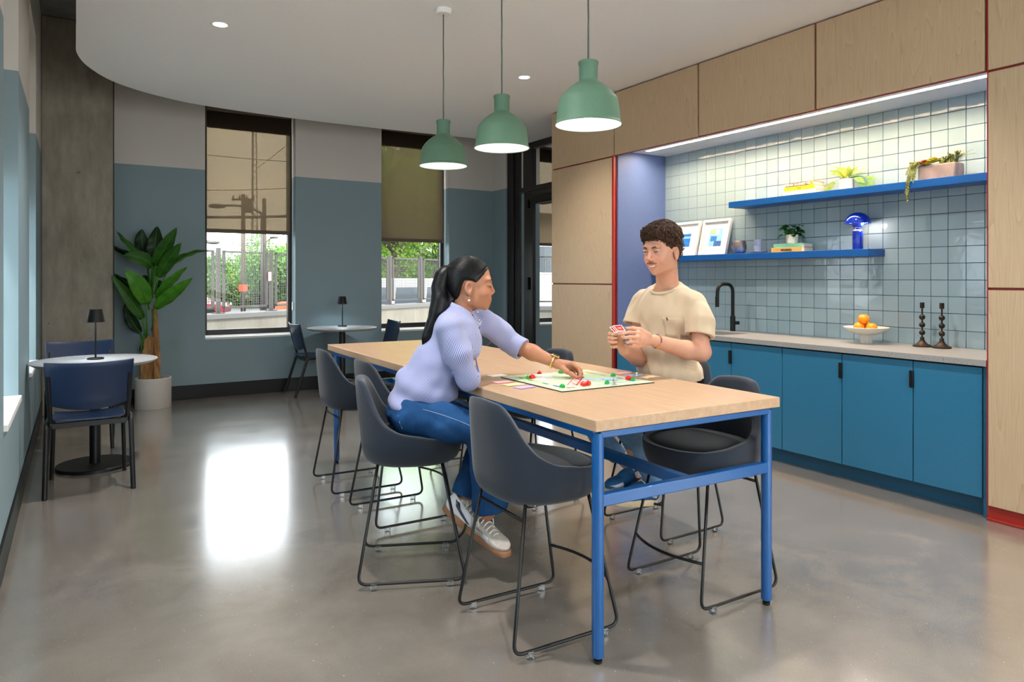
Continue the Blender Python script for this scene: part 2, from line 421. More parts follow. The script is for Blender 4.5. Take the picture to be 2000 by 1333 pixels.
# ------------------------------------------------------------------ implicit surfaces for bodies and clothes
def A(p): return np.asarray(p, dtype=np.float32)
class SDF:
    """soft union of round cones and ellipsoids, meshed with sparse surface nets"""
    def __init__(s): s.p = []; s.post = []
    def cone(s, a, b, ra, rb, k=.02, sub=False):
        a, b = A(a), A(b); ab = b-a; L2 = float(ab@ab)+1e-12
        def fn(p):
            t = np.clip(((p-a)@ab)/L2, 0, 1)[:, None]
            return np.linalg.norm(p-(a+t*ab), axis=1)-(ra+(rb-ra)*t[:, 0])
        s.p.append((fn, k, sub, (a+b)/2, math.sqrt(L2)/2+max(ra, rb))); return s
    def chain(s, pts, rad, k=.02):
        for i in range(len(pts)-1): s.cone(pts[i], pts[i+1], rad[i], rad[i+1], k)
        return s
    def ell(s, c, r, R=None, k=.02, sub=False):
        c, r = A(c), A(r); R = np.eye(3, dtype=np.float32) if R is None else A(R)   # columns = local axes
        def fn(p):
            q = (p-c)@R; k0 = np.linalg.norm(q/r, axis=1); k1 = np.linalg.norm(q/(r*r), axis=1)+1e-9
            return k0*(k0-1)/k1
        s.p.append((fn, k, sub, c, float(r.max()))); return s
    def fun(s, fn, k, sub, c, R): s.p.append((fn, k, sub, A(c), R)); return s
    def inflate(s, e):
        o = SDF()
        o.p = [((lambda p, f=f: f(p)-e), k, sub, c, R+abs(e)) for f, k, sub, c, R in s.p]; return o
    def ev(s, p, cull=None):
        d = np.full(len(p), .25, np.float32)
        for f, k, sub, c, R in s.p:
            if cull is not None and np.linalg.norm(cull[0]-c)-R-cull[1] > .07: continue
            e = f(p)
            if sub:
                h = np.maximum(k-np.abs(d+e), 0)/k; d = np.maximum(d, -e)+h*h*k/4
            else:
                h = np.maximum(k-np.abs(d-e), 0)/k; d = np.minimum(d, e)-h*h*k/4
        for g in s.post: d = g(p, d)
        return d
    def mesh(s, name, h, mat, parent, pad=.03, attr=None):
        lo = np.min([c-R for f, k, sub, c, R in s.p if not sub], axis=0)-pad; hi = np.max([c+R for f, k, sub, c, R in s.p if not sub], axis=0)+pad
        v, f = surfnet(s.ev, lo, hi, h)
        me = bpy.data.meshes.new(name); me.vertices.add(len(v)); me.loops.add(f.size); me.polygons.add(len(f))
        off = Vector(parent.location) if parent is not None else Vector()
        if parent is not None and parent.parent is not None: off = off+Vector(parent.parent.location)
        me.vertices.foreach_set('co', (v-np.array(off, np.float32)).astype(np.float32).ravel())
        me.loops.foreach_set('vertex_index', f.ravel().astype(np.int32)); me.polygons.foreach_set('loop_start', np.arange(0, f.size, 4, dtype=np.int32))
        me.polygons.foreach_set('use_smooth', np.ones(len(f), bool)); me.update(calc_edges=True); me.validate()
        if attr:
            for an, fn in attr.items():
                val = fn(v).astype(np.float32)
                if val.ndim == 1: at_ = me.attributes.new(an, 'FLOAT', 'POINT'); at_.data.foreach_set('value', val)
                else: at_ = me.attributes.new(an, 'FLOAT_COLOR', 'POINT'); at_.data.foreach_set('color', val.ravel())
        me.materials.append(mat); o = bpy.data.objects.new(name, me); COL.objects.link(o)
        if parent is not None: o.parent = parent
        return o
def surfnet(f, lo, hi, h, Bk=8):
    lo = np.asarray(lo, np.float32); n = np.ceil((np.asarray(hi)-lo)/(h*Bk)).astype(int)
    gi = np.stack(np.meshgrid(*[np.arange(x) for x in n], indexing='ij'), -1).reshape(-1, 3)
    cen = lo+(gi+.5)*h*Bk
    d = np.concatenate([f(cen[i:i+20000].astype(np.float32)) for i in range(0, len(cen), 20000)])
    gi = gi[np.abs(d) < h*Bk*1.25]
    gi = gi[np.lexsort((gi[:, 2], gi[:, 1]//2, gi[:, 0]//2))]
    off = np.stack(np.meshgrid(*[np.arange(Bk+1)]*3, indexing='ij'), -1).reshape(-1, 3)
    S1 = Bk+1; CO = np.array([(i, j, k) for i in (0, 1) for j in (0, 1) for k in (0, 1)])
    KEYS = []; POS = []; EDG = []
    pk = lambda g: ((g[..., 0].astype(np.int64)+4) << 40) | ((g[..., 1].astype(np.int64)+4) << 20) | (g[..., 2].astype(np.int64)+4)
    for c0 in range(0, len(gi), 48):
        b = gi[c0:c0+48]; P = (lo+(b[:, None, :]*Bk+off[None])*h).reshape(-1, 3).astype(np.float32)
        bl, bh = P.min(0), P.max(0); V = f(P, ((bl+bh)/2, float(np.linalg.norm(bh-bl)/2))).reshape(len(b), S1, S1, S1)
        ins = V < 0
        cs = [ins[:, i:i+Bk, j:j+Bk, k:k+Bk] for i, j, k in CO]
        cnt = sum(x.astype(np.int8) for x in cs); act = np.argwhere((cnt > 0) & (cnt < 8))
        if len(act):
            vals = np.stack([V[act[:, 0], act[:, 1]+i, act[:, 2]+j, act[:, 3]+k] for i, j, k in CO], 1)
            acc = np.zeros((len(act), 3), np.float32); num = np.zeros(len(act), np.float32)
            for a in range(8):
                for q in (1, 2, 4):
                    if a & q: continue
                    c = a | q; va, vb = vals[:, a], vals[:, c]; m = (va < 0) != (vb < 0)
                    t = np.where(m, va/(va-vb+1e-12), 0)[:, None]; acc += np.where(m[:, None], CO[a]+(CO[c]-CO[a])*t, 0); num += m
            g = b[act[:, 0]]*Bk+act[:, 1:]
            KEYS.append(pk(g)); POS.append(lo+(g+acc/num[:, None])*h)
        for ax in range(3):
            sl0 = [slice(None), slice(0, Bk), slice(0, Bk), slice(0, Bk)]; sl1 = list(sl0); sl1[ax+1] = slice(1, Bk+1)
            i0, i1 = ins[tuple(sl0)], ins[tuple(sl1)]; e = np.argwhere(i0 != i1)
            if len(e):
                g = b[e[:, 0]]*Bk+e[:, 1:]; EDG.append((ax, g, i0[tuple(e.T)]))
    K = np.concatenate(KEYS); Pn = np.concatenate(POS); o = np.argsort(K); K = K[o]; Pn = Pn[o]; Q = []
    for ax, g, s0 in EDG:
        b_, c_ = (ax+1) % 3, (ax+2) % 3; idx = []; ok = np.ones(len(g), bool)
        for db, dc in ((-1, -1), (0, -1), (0, 0), (-1, 0)):
            q = g.copy(); q[:, b_] += db; q[:, c_] += dc; kk = pk(q); j = np.searchsorted(K, kk); j[j >= len(K)] = 0; ok &= K[j] == kk; idx.append(j)
        idx = np.stack(idx, 1)[ok]; s0 = s0[ok]; idx[~s0] = idx[~s0][:, ::-1]; Q.append(idx)
    return Pn, np.concatenate(Q)
def drape(target, origin, direction, pts2, xa, ya, off=.0015):
    """project a 2-D outline patch (rows of points) on to a mesh object along a direction; returns rows of 3-D points"""
    me = target.data; w = target.matrix_world
    lo = Vector(target.parent.location) if target.parent else Vector()
    vs = [v.co+lo for v in me.vertices]; tree = BVHTree.FromPolygons(vs, [tuple(p.vertices) for p in me.polygons])
    d = Vector(direction).normalized(); rows = []
    for r in pts2:
        row = []
        for a, b in r:
            p = Vector(origin)+Vector(xa)*a+Vector(ya)*b; hit = tree.ray_cast(p-d*.3, d)
            row.append((hit[0] if hit[0] is not None else p)-d*off)
        rows.append(row)
    return rows
# ------------------------------------------------------------------ room shell
XL, YB, ZC, ZS = -.29, 8.62, 3.112, 3.92
def S(o): return struct(o)
S(B((-.6, -4.2, -.12), (8.2, 8.95, 0)).build('floor', M['floor']))
# left wall with window openings
mb = MB(); ys = [-4.2]+[y for a, b in LWIN for y in (a, b)]+[8.95]
for i in range(0, len(ys), 2): mb.box((XL-.32, ys[i], 0), (XL, ys[i+1], ZS))
for a, b in LWIN:
    mb.box((XL-.32, a, 0), (XL, b, .655)); mb.box((XL-.32, a, 3.39), (XL, b, ZS))
S(mb.build('wall_left', M['wall'], clean=False))
# far wall with two openings
BW = [(1.242, 2.250), (3.345, 4.315)]
mb = MB()
for a, b in ((XL-.32, 1.242), (2.250, 3.345), (4.315, 5.4)): mb.box((a, YB, 0), (b, YB+.32, ZS))
for a, b in BW: mb.box((a, YB, 0), (b, YB+.32, .668)); mb.box((a, YB, 3.39), (b, YB+.32, ZS))
S(mb.build('wall_back', M['wall'], clean=False))
S(B((5.0, 8.26, 0), (5.4, YB, ZS)).build('wall_return', M['wall']))
S(MB().box((4.99, -.7, 0), (5.2, 6.2, ZS)).box((4.99, -4.2, 0), (5.2, -.7, .3)).box((4.99, -4.2, 3.08), (5.2, -.7, ZS)).build('wall_right', M['wall'], clean=False))
wf = MB()
for y in (-4.2, -2.45, -.75): wf.box((5.04, y, .3), (5.12, y+.05, 3.08))
w = bpy.data.objects.new('window_10', None); COL.objects.link(w); S(w); wf.build('window_frame', M['bronze'], w, clean=False); B((5.078, -4.2, .3), (5.084, -.7, 3.08)).build('pane', M['glass'], w)  # assumed glazing out of view, added to let in more daylight
S(MB().box((-.6, -4.3, 0), (.3, -4.2, ZS)).box((4.7, -4.3, 0), (5.3, -4.2, ZS)).box((.3, -4.3, 0), (4.7, -4.2, .3)).box((.3, -4.3, 3.08), (4.7, -4.2, ZS)).build('wall_front', M['wall'], clean=False))
wf = MB()
for x in (.3, 1.72, 3.16, 4.65): wf.box((x, -4.28, .3), (x+.05, -4.22, 3.08))
w = bpy.data.objects.new('window_9', None); COL.objects.link(w); S(w); wf.build('window_frame', M['bronze'], w, clean=False); B((.3, -4.252, .3), (4.7, -4.246, 3.08)).build('pane', M['glass'], w)  # assumed window wall behind the camera, added to fill the room with daylight
cl = [(0.0, 6.22), (.006, 6.50), (.085, 6.86), (.29, 7.27), (.64, 7.585), (1.12, 7.79), (2.02, 7.895), (3.05, 7.90), (4.25, 7.84), (5.2, 7.84)]
def crom(P, n=8):
    out = []; P = [P[0]]+P+[P[-1]]
    for i in range(1, len(P)-2):
        p0, p1, p2, p3 = [np.array(P[j]) for j in (i-1, i, i+1, i+2)]
        for k in range(n):
            t = k/n; out.append(tuple(.5*((2*p1)+(-p0+p2)*t+(2*p0-5*p1+4*p2-p3)*t*t+(-p0+3*p1-3*p2+p3)*t**3)))
    return out+[tuple(P[-2])]
S(MB().prism([(0.0, -4.2)]+crom(cl)+[(5.2, -4.2)], ZC, ZC+.16).build('ceiling', M['ceiling']))
S(B((-.65, -4.3, ZS), (8.2, 8.95, ZS+.2)).build('ceiling_slab', M['slab']))
S(MB().box((XL, 8.26, 0), (.321, YB, ZS)).build('column', M['column'], bevel=.012))
S(B((.3205, 8.30, .0), (.333, YB, ZS)).build('trim_column', plain('dark_sealant_joint', C(70, 68, 62), .8)))
S(B((.333, YB-.012, 0), (5.0, YB, .152)).build('baseboard_back', M['base'], bevel=.003))
S(B((XL, -4.2, 0), (XL+.012, 8.26, .152)).build('baseboard_left', M['base'], bevel=.003))
S(B((4.988, 8.26, 0), (5.0, YB-.012, .152)).build('baseboard_return', M['base'], bevel=.003))

# windows: frame, pane, sill; roller shades are things that hang in them
def window(name, fr, pane, sill, gl='glass'):
    w = bpy.data.objects.new(name, None); COL.objects.link(w); S(w)
    fr.build('window_frame', M['bronze'], w, bevel=.004); pane.build('pane', M[gl], w); sill.build('sill', M['white'], w, bevel=.004); return w
for i, (a, b) in enumerate(LWIN):
    f = MB(); x0, x1 = XL-.27, XL-.20; t = .05
    f.box((x0, a, .655), (x1, a+t, 3.39)); f.box((x0, b-t, .655), (x1, b, 3.39)); f.box((x0, a+t, .655), (x1, b-t, .655+t)); f.box((x0, a+t, 3.39-t), (x1, b-t, 3.39))
    window('window_%d' % (i+3), f, B((XL-.239, a+t, .705), (XL-.233, b-t, 3.34)), B((XL-.2, a-.0, .625), (XL+.018, b+.0, .658)), 'sideglass')
def shade(x0, x1, y, z0, z1, wall, label, axis='x'):
    s = thing('roller_shade', label, 'window shade', ((x0+x1)/2, y, z0) if axis == 'x' else (y, (x0+x1)/2, z0))
    def bx(lo, hi, n, m, **k):
        if axis == 'x': return MB().box((lo[0], y+lo[1], lo[2]), (hi[0], y+hi[1], hi[2])).build(n, m, s, world=True, **k)
        return MB().box((y+lo[1], lo[0], lo[2]), (y+hi[1], hi[0], hi[2])).build(n, m, s, world=True, **k)
    bx((x0, -.001, z0+.04), (x1, .001, z1), 'fabric', M['shade'])
    bx((x0, -.010, z0), (x1, .010, z0+.045), 'hem_bar', M['shadeband'], bevel=.004)
    bx((x0, -.04, z1-.02), (x1, .04, z1+.08), 'roller', M['shadeband'], bevel=.01)
    return s
for i, (a, b) in enumerate(BW):
    f = MB(); y0, y1 = YB+.175, YB+.245; t = .045; z0, z1 = .69, 3.39
    f.box((a, y0, z0), (a+t, y1, z1)); f.box((b-t, y0, z0), (b, y1, z1)); f.box((a+t, y0, z0), (b-t, y1, z0+.06)); f.box((a+t, y0, z1-t), (b-t, y1, z1))
    w = window('window_%d' % (i+1), f, B((a+t, YB+.205, z0+.06), (b-t, YB+.211, z1-t)), B((a, YB-.006, .652), (b, YB+.18, .676)))
    c = MB().tube([(b-.004, YB+.10, 1.0), (b-.004, YB+.10, 3.1)], .003, 6); c.box((b-.012, YB+.07, .96), (b, YB+.12, 1.06))
    c.build('shade_chain_tensioner', M['white'], w)
    sh = shade(a+.03, b-.03, YB+.125, 1.875 if i == 0 else 1.83, 3.30, None, ('brown screen shade half lowered in the far window left of the wall lamp table', 'brown screen shade half lowered in the far window behind the woman with ponytail')[i])
    MB().box((a+.03, YB+.128, 3.088), (b-.03, YB+.15, 3.36)).build('fascia', M['fascia'], sh, world=True)
for i, (a, b) in enumerate(LWIN[3:]):
    sh = shade(a+.03, b-.03, XL-.17, 1.95, 3.30, None, ('brown roller shade in the side window nearest the camera', 'brown roller shade in the side window beside the concrete column')[i], 'y')
    c = MB().tube([(XL-.10, b-.006, 1.16), (XL-.10, b-.006, 3.2)], .003, 6); c.box((XL-.115, b-.016, 1.10), (XL-.085, b, 1.24)); c.build('chain_and_tensioner', M['white'], sh, world=True)

# storefront with door on the right, glass reflects the room
sf = bpy.data.objects.new('door_1', None); COL.objects.link(sf); S(sf)
X0, X1 = 5.02, 5.12
fr = MB().box((X0, 8.10, 0), (X1, 8.26, ZC)).box((X0+.02, 7.971, 0), (X1-.01, 8.10, ZC))
fr.box((X0, 6.2, 3.03), (X1, 7.971, ZC)).box((X0, 6.2, 2.481), (X1, 7.971, 2.545)).box((X0, 7.648, 2.545), (X1, 7.857, 3.03)).box((X0, 6.2, 0), (X1, 6.7, ZC))
fr.box((X0, 7.857, 0), (X1, 7.971, .1)); fr.build('door_frame', M['bronze'], sf, bevel=.004)
lf = MB().box((X0+.01, 7.648, .01), (X1-.03, 7.852, 2.478)).box((X0+.01, 6.9, 2.373), (X1-.03, 7.648, 2.478)).box((X0+.01, 6.7, .01), (X1-.03, 6.9, 2.478)).box((X0+.01, 6.9, .01), (X1-.03, 7.648, .26))
leaf = lf.build('door_leaf', M['bronze'], sf, bevel=.004)
B((X0-.02, 7.71, 2.26), (X0+.012, 7.76, 2.37)).build('hinge', M['black'], leaf, bevel=.004); B((X0-.02, 7.71, 1.20), (X0+.012, 7.76, 1.36)).build('hinge', M['black'], leaf, bevel=.004)
MB().box((X0-.06, 7.10, 2.30), (X0+.012, 7.57, 2.40)).build('door_closer', M['black'], leaf, bevel=.006)
for lo, hi in (((7.648, 2.545), (6.7, 3.03)), ((7.971, 2.545), (7.857, 3.03)), ((7.971, .1), (7.857, 2.481)), ((7.648, .26), (6.9, 2.373))):
    B((5.055, hi[0], lo[1]), (5.063, lo[0], hi[1])).build('pane', M['doorglass'], sf)
cw = plain('corridor_wall', C(110, 108, 104), .8)
S(MB().box((7.9, 5.0, 0), (8.1, 8.95, ZS)).box((5.4, 8.8, 0), (8.1, 8.95, ZS)).box((5.2, 5.0, 0), (8.1, 5.1, ZS)).build('wall_corridor', cw, clean=False))

# ------------------------------------------------------------------ kitchen wall
XF = 4.322
tw = S(B((4.9745, 1.95, .85), (4.99, 5.19, 2.6)).build('wall_kitchen', M['grout']))
P_ = .1122; tl = None; rest = MB(); yt = 1.967; ntile = 0
me_t = MB().box((0, 0, 0), (.0085, P_-.0028, P_-.0028)).build('tile', M['tile'], tw, bevel=.0018, bseg=1)
dg = bpy.context.evaluated_depsgraph_get(); tm = bpy.data.meshes.new_from_object(me_t.evaluated_get(dg)); bpy.data.objects.remove(me_t)
zj = 2.459-P_*14
cols = []
y = 2.2675-P_*3
while y < 5.157: cols.append(y); y += P_
for ci, y in enumerate(cols):
    y0, y1 = max(y, 1.967), min(y+P_, 5.157)
    for k in range(-1, 15):
        z0 = zj+k*P_; z1 = z0+P_; z0, z1 = max(z0, .888), min(z1, 2.553)
        if z1-z0 < .02 or y1-y0 < .02: continue
        if ci < 20 and ntile < 300:
            o = bpy.data.objects.new('tile', tm); COL.objects.link(o); o.parent = tw; ntile += 1
            o.location = (4.966, y0+.0014, z0+.0014); o.scale = (1, (y1-y0-.0028)/(P_-.0028), (z1-z0-.0028)/(P_-.0028))
            o.rotation_euler = (0, random.gauss(0, .005), random.gauss(0, .005))
        else: rest.box((4.966, y0+.0014, z0+.0014), (4.974, y1-.0014, z1-.0014))
stuff(rest.build('tile_field', M['tile'], tw, clean=False))
S(B((4.36, 5.157, 0), (4.985, 5.172, 2.553)).build('wall_niche_left', M['indigo'], bevel=.001))
S(B((4.36, 1.9625, 0), (4.985, 1.967, 2.553)).build('wall_niche_right', M['indigo'], bevel=.001))
sof = S(MB().box((4.345, 1.967, 2.553), (4.586, 5.157, 2.576)).box((4.636, 1.967, 2.553), (4.985, 5.157, 2.576)).box((4.586, 1.967, 2.553), (4.636, 1.975, 2.576)).box((4.586, 5.03, 2.553), (4.636, 5.157, 2.576)).build('trim_soffit', M['white'], clean=False))

def cab(name, label, y0, y1, rows, x=XF, group=None, z_bot=None, z_top=3.108):
    """veneered cabinet: red carcass with wood fronts"""
    t = thing(name, label, 'cabinet', (4.65, (y0+y1)/2, rows[0][0]), group=group)
    zb = rows[0][0]-.004 if z_bot is None else z_bot
    MB().box((x+.02, y0, zb), (4.985, y1, z_top)).build('carcass', M['red'], t, world=True)
    for a, b in rows: MB().box((x, y0+.006, a), (x+.0195, y1-.006, b)).build('door', M['veneer'], t, world=True, bevel=.0012, bseg=1)
    return t
R3 = [(.083, 1.283), (1.297, 2.495), (2.509, 3.098)]
t = cab('tall_cabinet', 'tall ash veneer cabinet between the glass door and the blue niche', 5.173, 6.203, R3, z_bot=.083)
for d in t.children:
    if d.name.startswith('door'): d.data.transform(Matrix.Identity(4))
MB().box((XF+.012, 5.173, .0), (4.98, 6.203, .083)).build('plinth', M['red'], t, world=True)
MB().box((XF-.004, 5.173, 0), (XF+.03, 5.199, 2.51)).build('edge_strip', M['red'], t, world=True, bevel=.002)
t = cab('tall_cabinet', 'tall ash veneer cabinet with red plinth right of the candlesticks', .96, 1.962, R3, z_bot=.083)
MB().box((XF+.012, .96, .012), (4.98, 1.966, .083)).build('plinth', M['red'], t, world=True); MB().box((XF-.004, .96, 0), (XF+.03, 1.966, .014)).build('plinth_toe', M['red'], t, world=True, bevel=.003)
MB().box((XF-.001, 1.956, .083), (XF+.03, 1.9622, 3.10)).build('edge_strip', M['red'], t, world=True)
cab('tall_cabinet', 'tall ash veneer cabinet at the right edge beyond the red plinth cabinet', -.06, .955, R3)
def upper(y0, y1, label):
    t = thing('wall_cabinet', label, 'cabinet', (4.65, (y0+y1)/2, 2.509), group=None)
    MB().box((XF+.02, y0, 2.576), (4.985, y1, 3.108)).box((XF+.02, y0, 2.505), (XF+.03, y1, 2.576)).build('carcass', M['red'], t, world=True, clean=False)
    MB().box((XF, y0+.008, 2.511), (XF+.0195, y1-.008, 3.098)).build('door', M['veneer'], t, world=True, bevel=.0012, bseg=1)
upper(4.112, 5.172, 'ash veneer wall cabinet above the framed pictures, first from the glass door')
upper(3.039, 4.111, 'ash veneer wall cabinet above the upper shelf books, middle one of three')
upper(1.967, 3.038, 'ash veneer wall cabinet above the trough of succulents')
led = thing('led_strip', 'long white linear light recessed under the veneer wall cabinets', 'light', (4.61, 3.5, 2.55))
MB().box((4.588, 1.977, 2.5655), (4.634, 5.028, 2.569)).build('diffuser', M['led'], led, world=True)
MB().box((4.5865, 1.976, 2.5695), (4.6355, 5.029, 2.575)).build('channel', M['white'], led, world=True)

DJ = [1.995, 2.384, 2.855, 3.323, 3.79, 4.25, 4.715, 5.155]
LB = ['teal base cabinet next to the red edged tall cabinet', 'teal base cabinet below the candlesticks, second from the red plinth', 'teal base cabinet below the fruit bowl, third from the red plinth',
      'teal base cabinet without a handle, fourth from the red plinth', 'teal base cabinet below the sink, just right of the seated man', 'teal base cabinet mostly hidden behind the seated man', 'teal base cabinet beside the blue niche side, left of the seated man']
for i in range(7):
    y0, y1 = DJ[i], DJ[i+1]; t = thing('base_cabinet', LB[i], 'cabinet', (4.66, (y0+y1)/2, .107))
    MB().box((4.367, y0, .107), (4.97, y1, .852)).build('carcass', M['gap'], t, world=True)
    d = MB().box((4.345, y0+.003, .109), (4.365, y1-.003, .843)).build('door', M['cab'], t, world=True, bevel=.001, bseg=1)
    if i in (1, 2, 4, 6): MB().box((4.331, y0-.006, .682), (4.346, y0+.017, .786)).build('handle', M['black'], d, world=True, bevel=.002)
    MB().box((4.43, y0, 0), (4.45, y1, .107)).build('plinth', M['cabdark'], t, world=True)
S(B((4.352, 1.967, 0), (4.44, 1.994, .852)).build('trim_filler', M['cabdark']))
wt = MB(); hx0, hx1, hy0, hy1 = 4.43, 4.74, 3.96, 4.55
wt.box((XF, 1.967, .855), (hx0, 5.157, .89)).box((hx1, 1.967, .855), (4.974, 5.157, .89)).box((hx0, 1.967, .855), (hx1, hy0, .89)).box((hx0, hy1, .855), (hx1, 5.157, .89))
tag(wt.build('worktop', M['counter'], None, clean=False), 'pale grey terrazzo worktop running along the tiled kitchen wall', 'worktop')
sk = thing('sink', 'black undermount sink let into the terrazzo worktop under the black tap', 'sink', (4.585, 4.255, .70))
s2 = MB().box((hx0-.01, hy0-.01, .68), (hx1+.01, hy1+.01, .69)).box((hx0-.012, hy0-.012, .69), (hx0, hy1+.012, .856)).box((hx1, hy0-.012, .69), (hx1+.012, hy1+.012, .856)).box((hx0, hy0-.012, .69), (hx1, hy0, .856)).box((hx0, hy1, .69), (hx1, hy1+.012, .856))
s2.build('basin', M['black'], sk, world=True, clean=False); MB().lathe([(.0, .0), (.03, .0), (.034, .004), (.034, 0.006), (0, .006)], 20, (4.585, 4.25, .688)).build('drain', M['blackmetal'], sk, world=True)
fc = thing('tap', 'matt black gooseneck kitchen tap with side lever behind the sink', 'tap', (4.852, 4.214, .89))
MB().lathe([(0, 0), (.022, 0), (.022, .128), (.0195, .131), (0, .131)], 24).build('body', M['black'], fc, smooth=True, angle=40)
MB().tube(rounded([(0, 0, .12), (0, 0, .408), (-.165, .02, .408), (-.172, .02, .215)], .075, 8), .0145, 14).build('spout', M['black'], fc, smooth=True, angle=60)
MB().tube([(-.172, .02, .30), (-.172, .02, .212)], .0165, 14).build('spray_head', M['black'], fc, smooth=True, angle=60)
MB().tube([(0, -.01, .072), (0, -.062, .074)], .0155, 14).build('lever', M['black'], fc, smooth=True, angle=60)
for nm, lab, y0, y1, z0, z1, x0 in (('shelf', 'upper blue floating shelf carrying the yellow books and succulent trough', 1.967, 4.167, 1.949, 1.999, 4.745), ('shelf', 'lower blue floating shelf carrying the framed pictures and blue lamp', 2.926, 5.157, 1.507, 1.5575, 4.757)):
    tag(B((x0, y0, z0), (4.966, y1, z1)).build(nm, M['shelfblue'], bevel=.0015), lab, 'shelf')
# ------------------------------------------------------------------ high table
TC, TR = (2.035, 3.547), math.radians(-1.1)
tb = thing('high_table', 'long maple topped high table on a bright blue steel frame, two people at it', 'table', (TC[0], TC[1], 0), TR)
HW, HL, TZ = .4755, 1.632, .857
MB().box((-HW, -HL, .816), (HW, HL, TZ)).build('tabletop', M['maple'], tb, bevel=.0025)
LX0, LX1, LY0, LY1 = -.447, .425, -1.605, 1.50
for x in (LX0, LX1):
    for y in (LY0, LY1):
        lg = MB().lathe([(.012, .022), (.0205, .022), (.0215, .027), (.0215, .808)], 20, (x, y, 0), True, True).build('leg', M['metalblue'], tb, smooth=True, angle=40)
        MB().lathe([(0, 0), (.013, 0), (.015, .004), (.015, .012), (.008, .013), (.008, .024)], 16, (x, y, 0)).build('foot', M['blackmetal'], lg, smooth=True, angle=40)
for lo, hi, n in (((LX0, LY0-.02, .79), (LX1, LY0+.02, .8155), 'end_rail'), ((LX0, LY1-.02, .79), (LX1, LY1+.02, .8155), 'end_rail'),
               ((LX0-.019, LY0, .79), (LX0+.019, LY1, .8155), 'side_rail'), ((LX1-.019, LY0, .79), (LX1+.019, LY1, .8155), 'side_rail'),
               ((LX0, LY0-.017, .548), (LX1, LY0+.017, .592), 'end_stretcher'), ((LX0, LY1-.017, .548), (LX1, LY1+.017, .592), 'end_stretcher'),
               ((-.028, LY0+.017, .549), (.010, LY1-.017, .591), 'long_stretcher')):
    MB().box(lo, hi).build(n, M['metalblue'], tb, bevel=.004)

# ------------------------------------------------------------------ counter stools
def smooth(a, b, x): t = min(1, max(0, (x-a)/(b-a))); return t*t*(3-2*t)
def rim_z(phi):
    """height of the bucket rim round the seat, phi = 0 at the front"""
    tab = [(0, .632), (45, .636), (75, .648), (95, .668), (112, .700), (124, .742), (135, .812), (145, .868), (155, .894), (180, .903)]
    a = abs(math.degrees(phi))
    for (p, z), (q, w) in zip(tab, tab[1:]):
        if a <= q: t = (a-p)/(q-p); t = t*t*(3-2*t)*.5+t*.5; return z+(w-z)*t
    return .905
def plan(phi, s=1.0):
    e = 2/2.7; c, d = math.cos(phi), math.sin(phi)
    r = lambda v: math.copysign(abs(v)**e, v)
    return Vector((.238*r(c)*s-.0, .245*r(d)*s*(1-.06*max(0, c)), 0))
def prof(z):  # how far the shell has opened out at height z
    t = [(.508, .0), (.509, .55), (.514, .74), (.527, .86), (.548, .925), (.59, .97), (.64, .985), (.75, 1.0), (.92, 1.01)]
    for (a, p), (b, q) in zip(t, t[1:]):
        if z <= b: return p+(q-p)*(z-a)/(b-a)
    return 1.01
def make_stool():
    t = thing('counter_stool', '', 'stool')
    n = 56; sh = MB(); rows = []
    phis = [2*PI*i/n-PI for i in range(n)]
    zs = [.508, .509, .514, .527, .548, .59, .64, .75, .92]
    def ring(f): return [f(p) for p in phis]
    for z in zs[:6]: rows.append(ring(lambda p: plan(p, prof(z))+Vector((0, 0, z))))
    for k in (.25, .5, .75, .95, 1.0):
        def g(p, k=k):
            zr = rim_z(p); z = .59+(zr-.59)*k; s = prof(z); b = max(0, -math.cos(p))
            w = plan(p, s); hi = smooth(.60, .92, z)
            w.y *= 1-.10*hi*b-.06*hi; w.x -= .020*hi*b
            if k == 1.0: w *= .985
            return w+Vector((0, 0, z if k < 1 else zr))
        rows.append(ring(g))
    def inner(k, inset):
        def g(p):
            zr = rim_z(p); z = zr-(zr-.60)*k; s = prof(z); b = max(0, -math.cos(p)); hi = smooth(.60, .92, z)
            w = plan(p, s); w.y *= 1-.10*hi*b-.06*hi; w.x -= .020*hi*b
            return w*(1-inset)+Vector((0, 0, z-(.004 if k == 0 else 0)))
        return g
    rows += [ring(inner(0, .10)), ring(inner(.04, .145)), ring(inner(.3, .16)), ring(inner(.6, .17)), ring(inner(1, .20))]
    rows.append([Vector((0, 0, .595))]*n)
    sh.sheet(rows, closed_u=True).build('bucket_shell', M['stoolfab'], t, smooth=True, sub=1)
    cu = MB(); cr = [ring(lambda p: plan(p, .70)*.0+Vector((0, 0, .598)))]
    for s, z in ((.80, .60), (.845, .612), (.85, .626), (.82, .640), (.72, .651), (.45, .657), (.0, .658)):
        cr.append(ring(lambda p: plan(p, s)+Vector((.006, 0, z))))
    cu.sheet(cr, closed_u=True).build('seat_cushion', M['stoolseat'], t, smooth=True, sub=1)
    for sgn in (-1, 1):
        p = rounded([(.13, sgn*.165, .530), (.232, sgn*.222, .0265), (-.234, sgn*.222, .0265), (-.150, sgn*.165, .530)], .036, 6)
        sd = MB().tube(p, .0066, 10).build('sled_side', M['blackmetal'], t, smooth=True)
        for x in (-.165, .165): MB().box((x-.014, sgn*.222-.010, 0), (x+.014, sgn*.222+.010, .030)).build('glide', M['clear'], sd, bevel=.003)
    MB().tube(bez((.196, -.202, .198), (.30, 0, .198), (.196, .202, .198), 14), .0062, 10).build('footrest', M['blackmetal'], t, smooth=True)
    MB().tube([(-.159, -.172, .47), (-.159, .172, .47)], .0062, 10).build('rear_crossbar', M['blackmetal'], t, smooth=True)
    return t
st0 = make_stool()
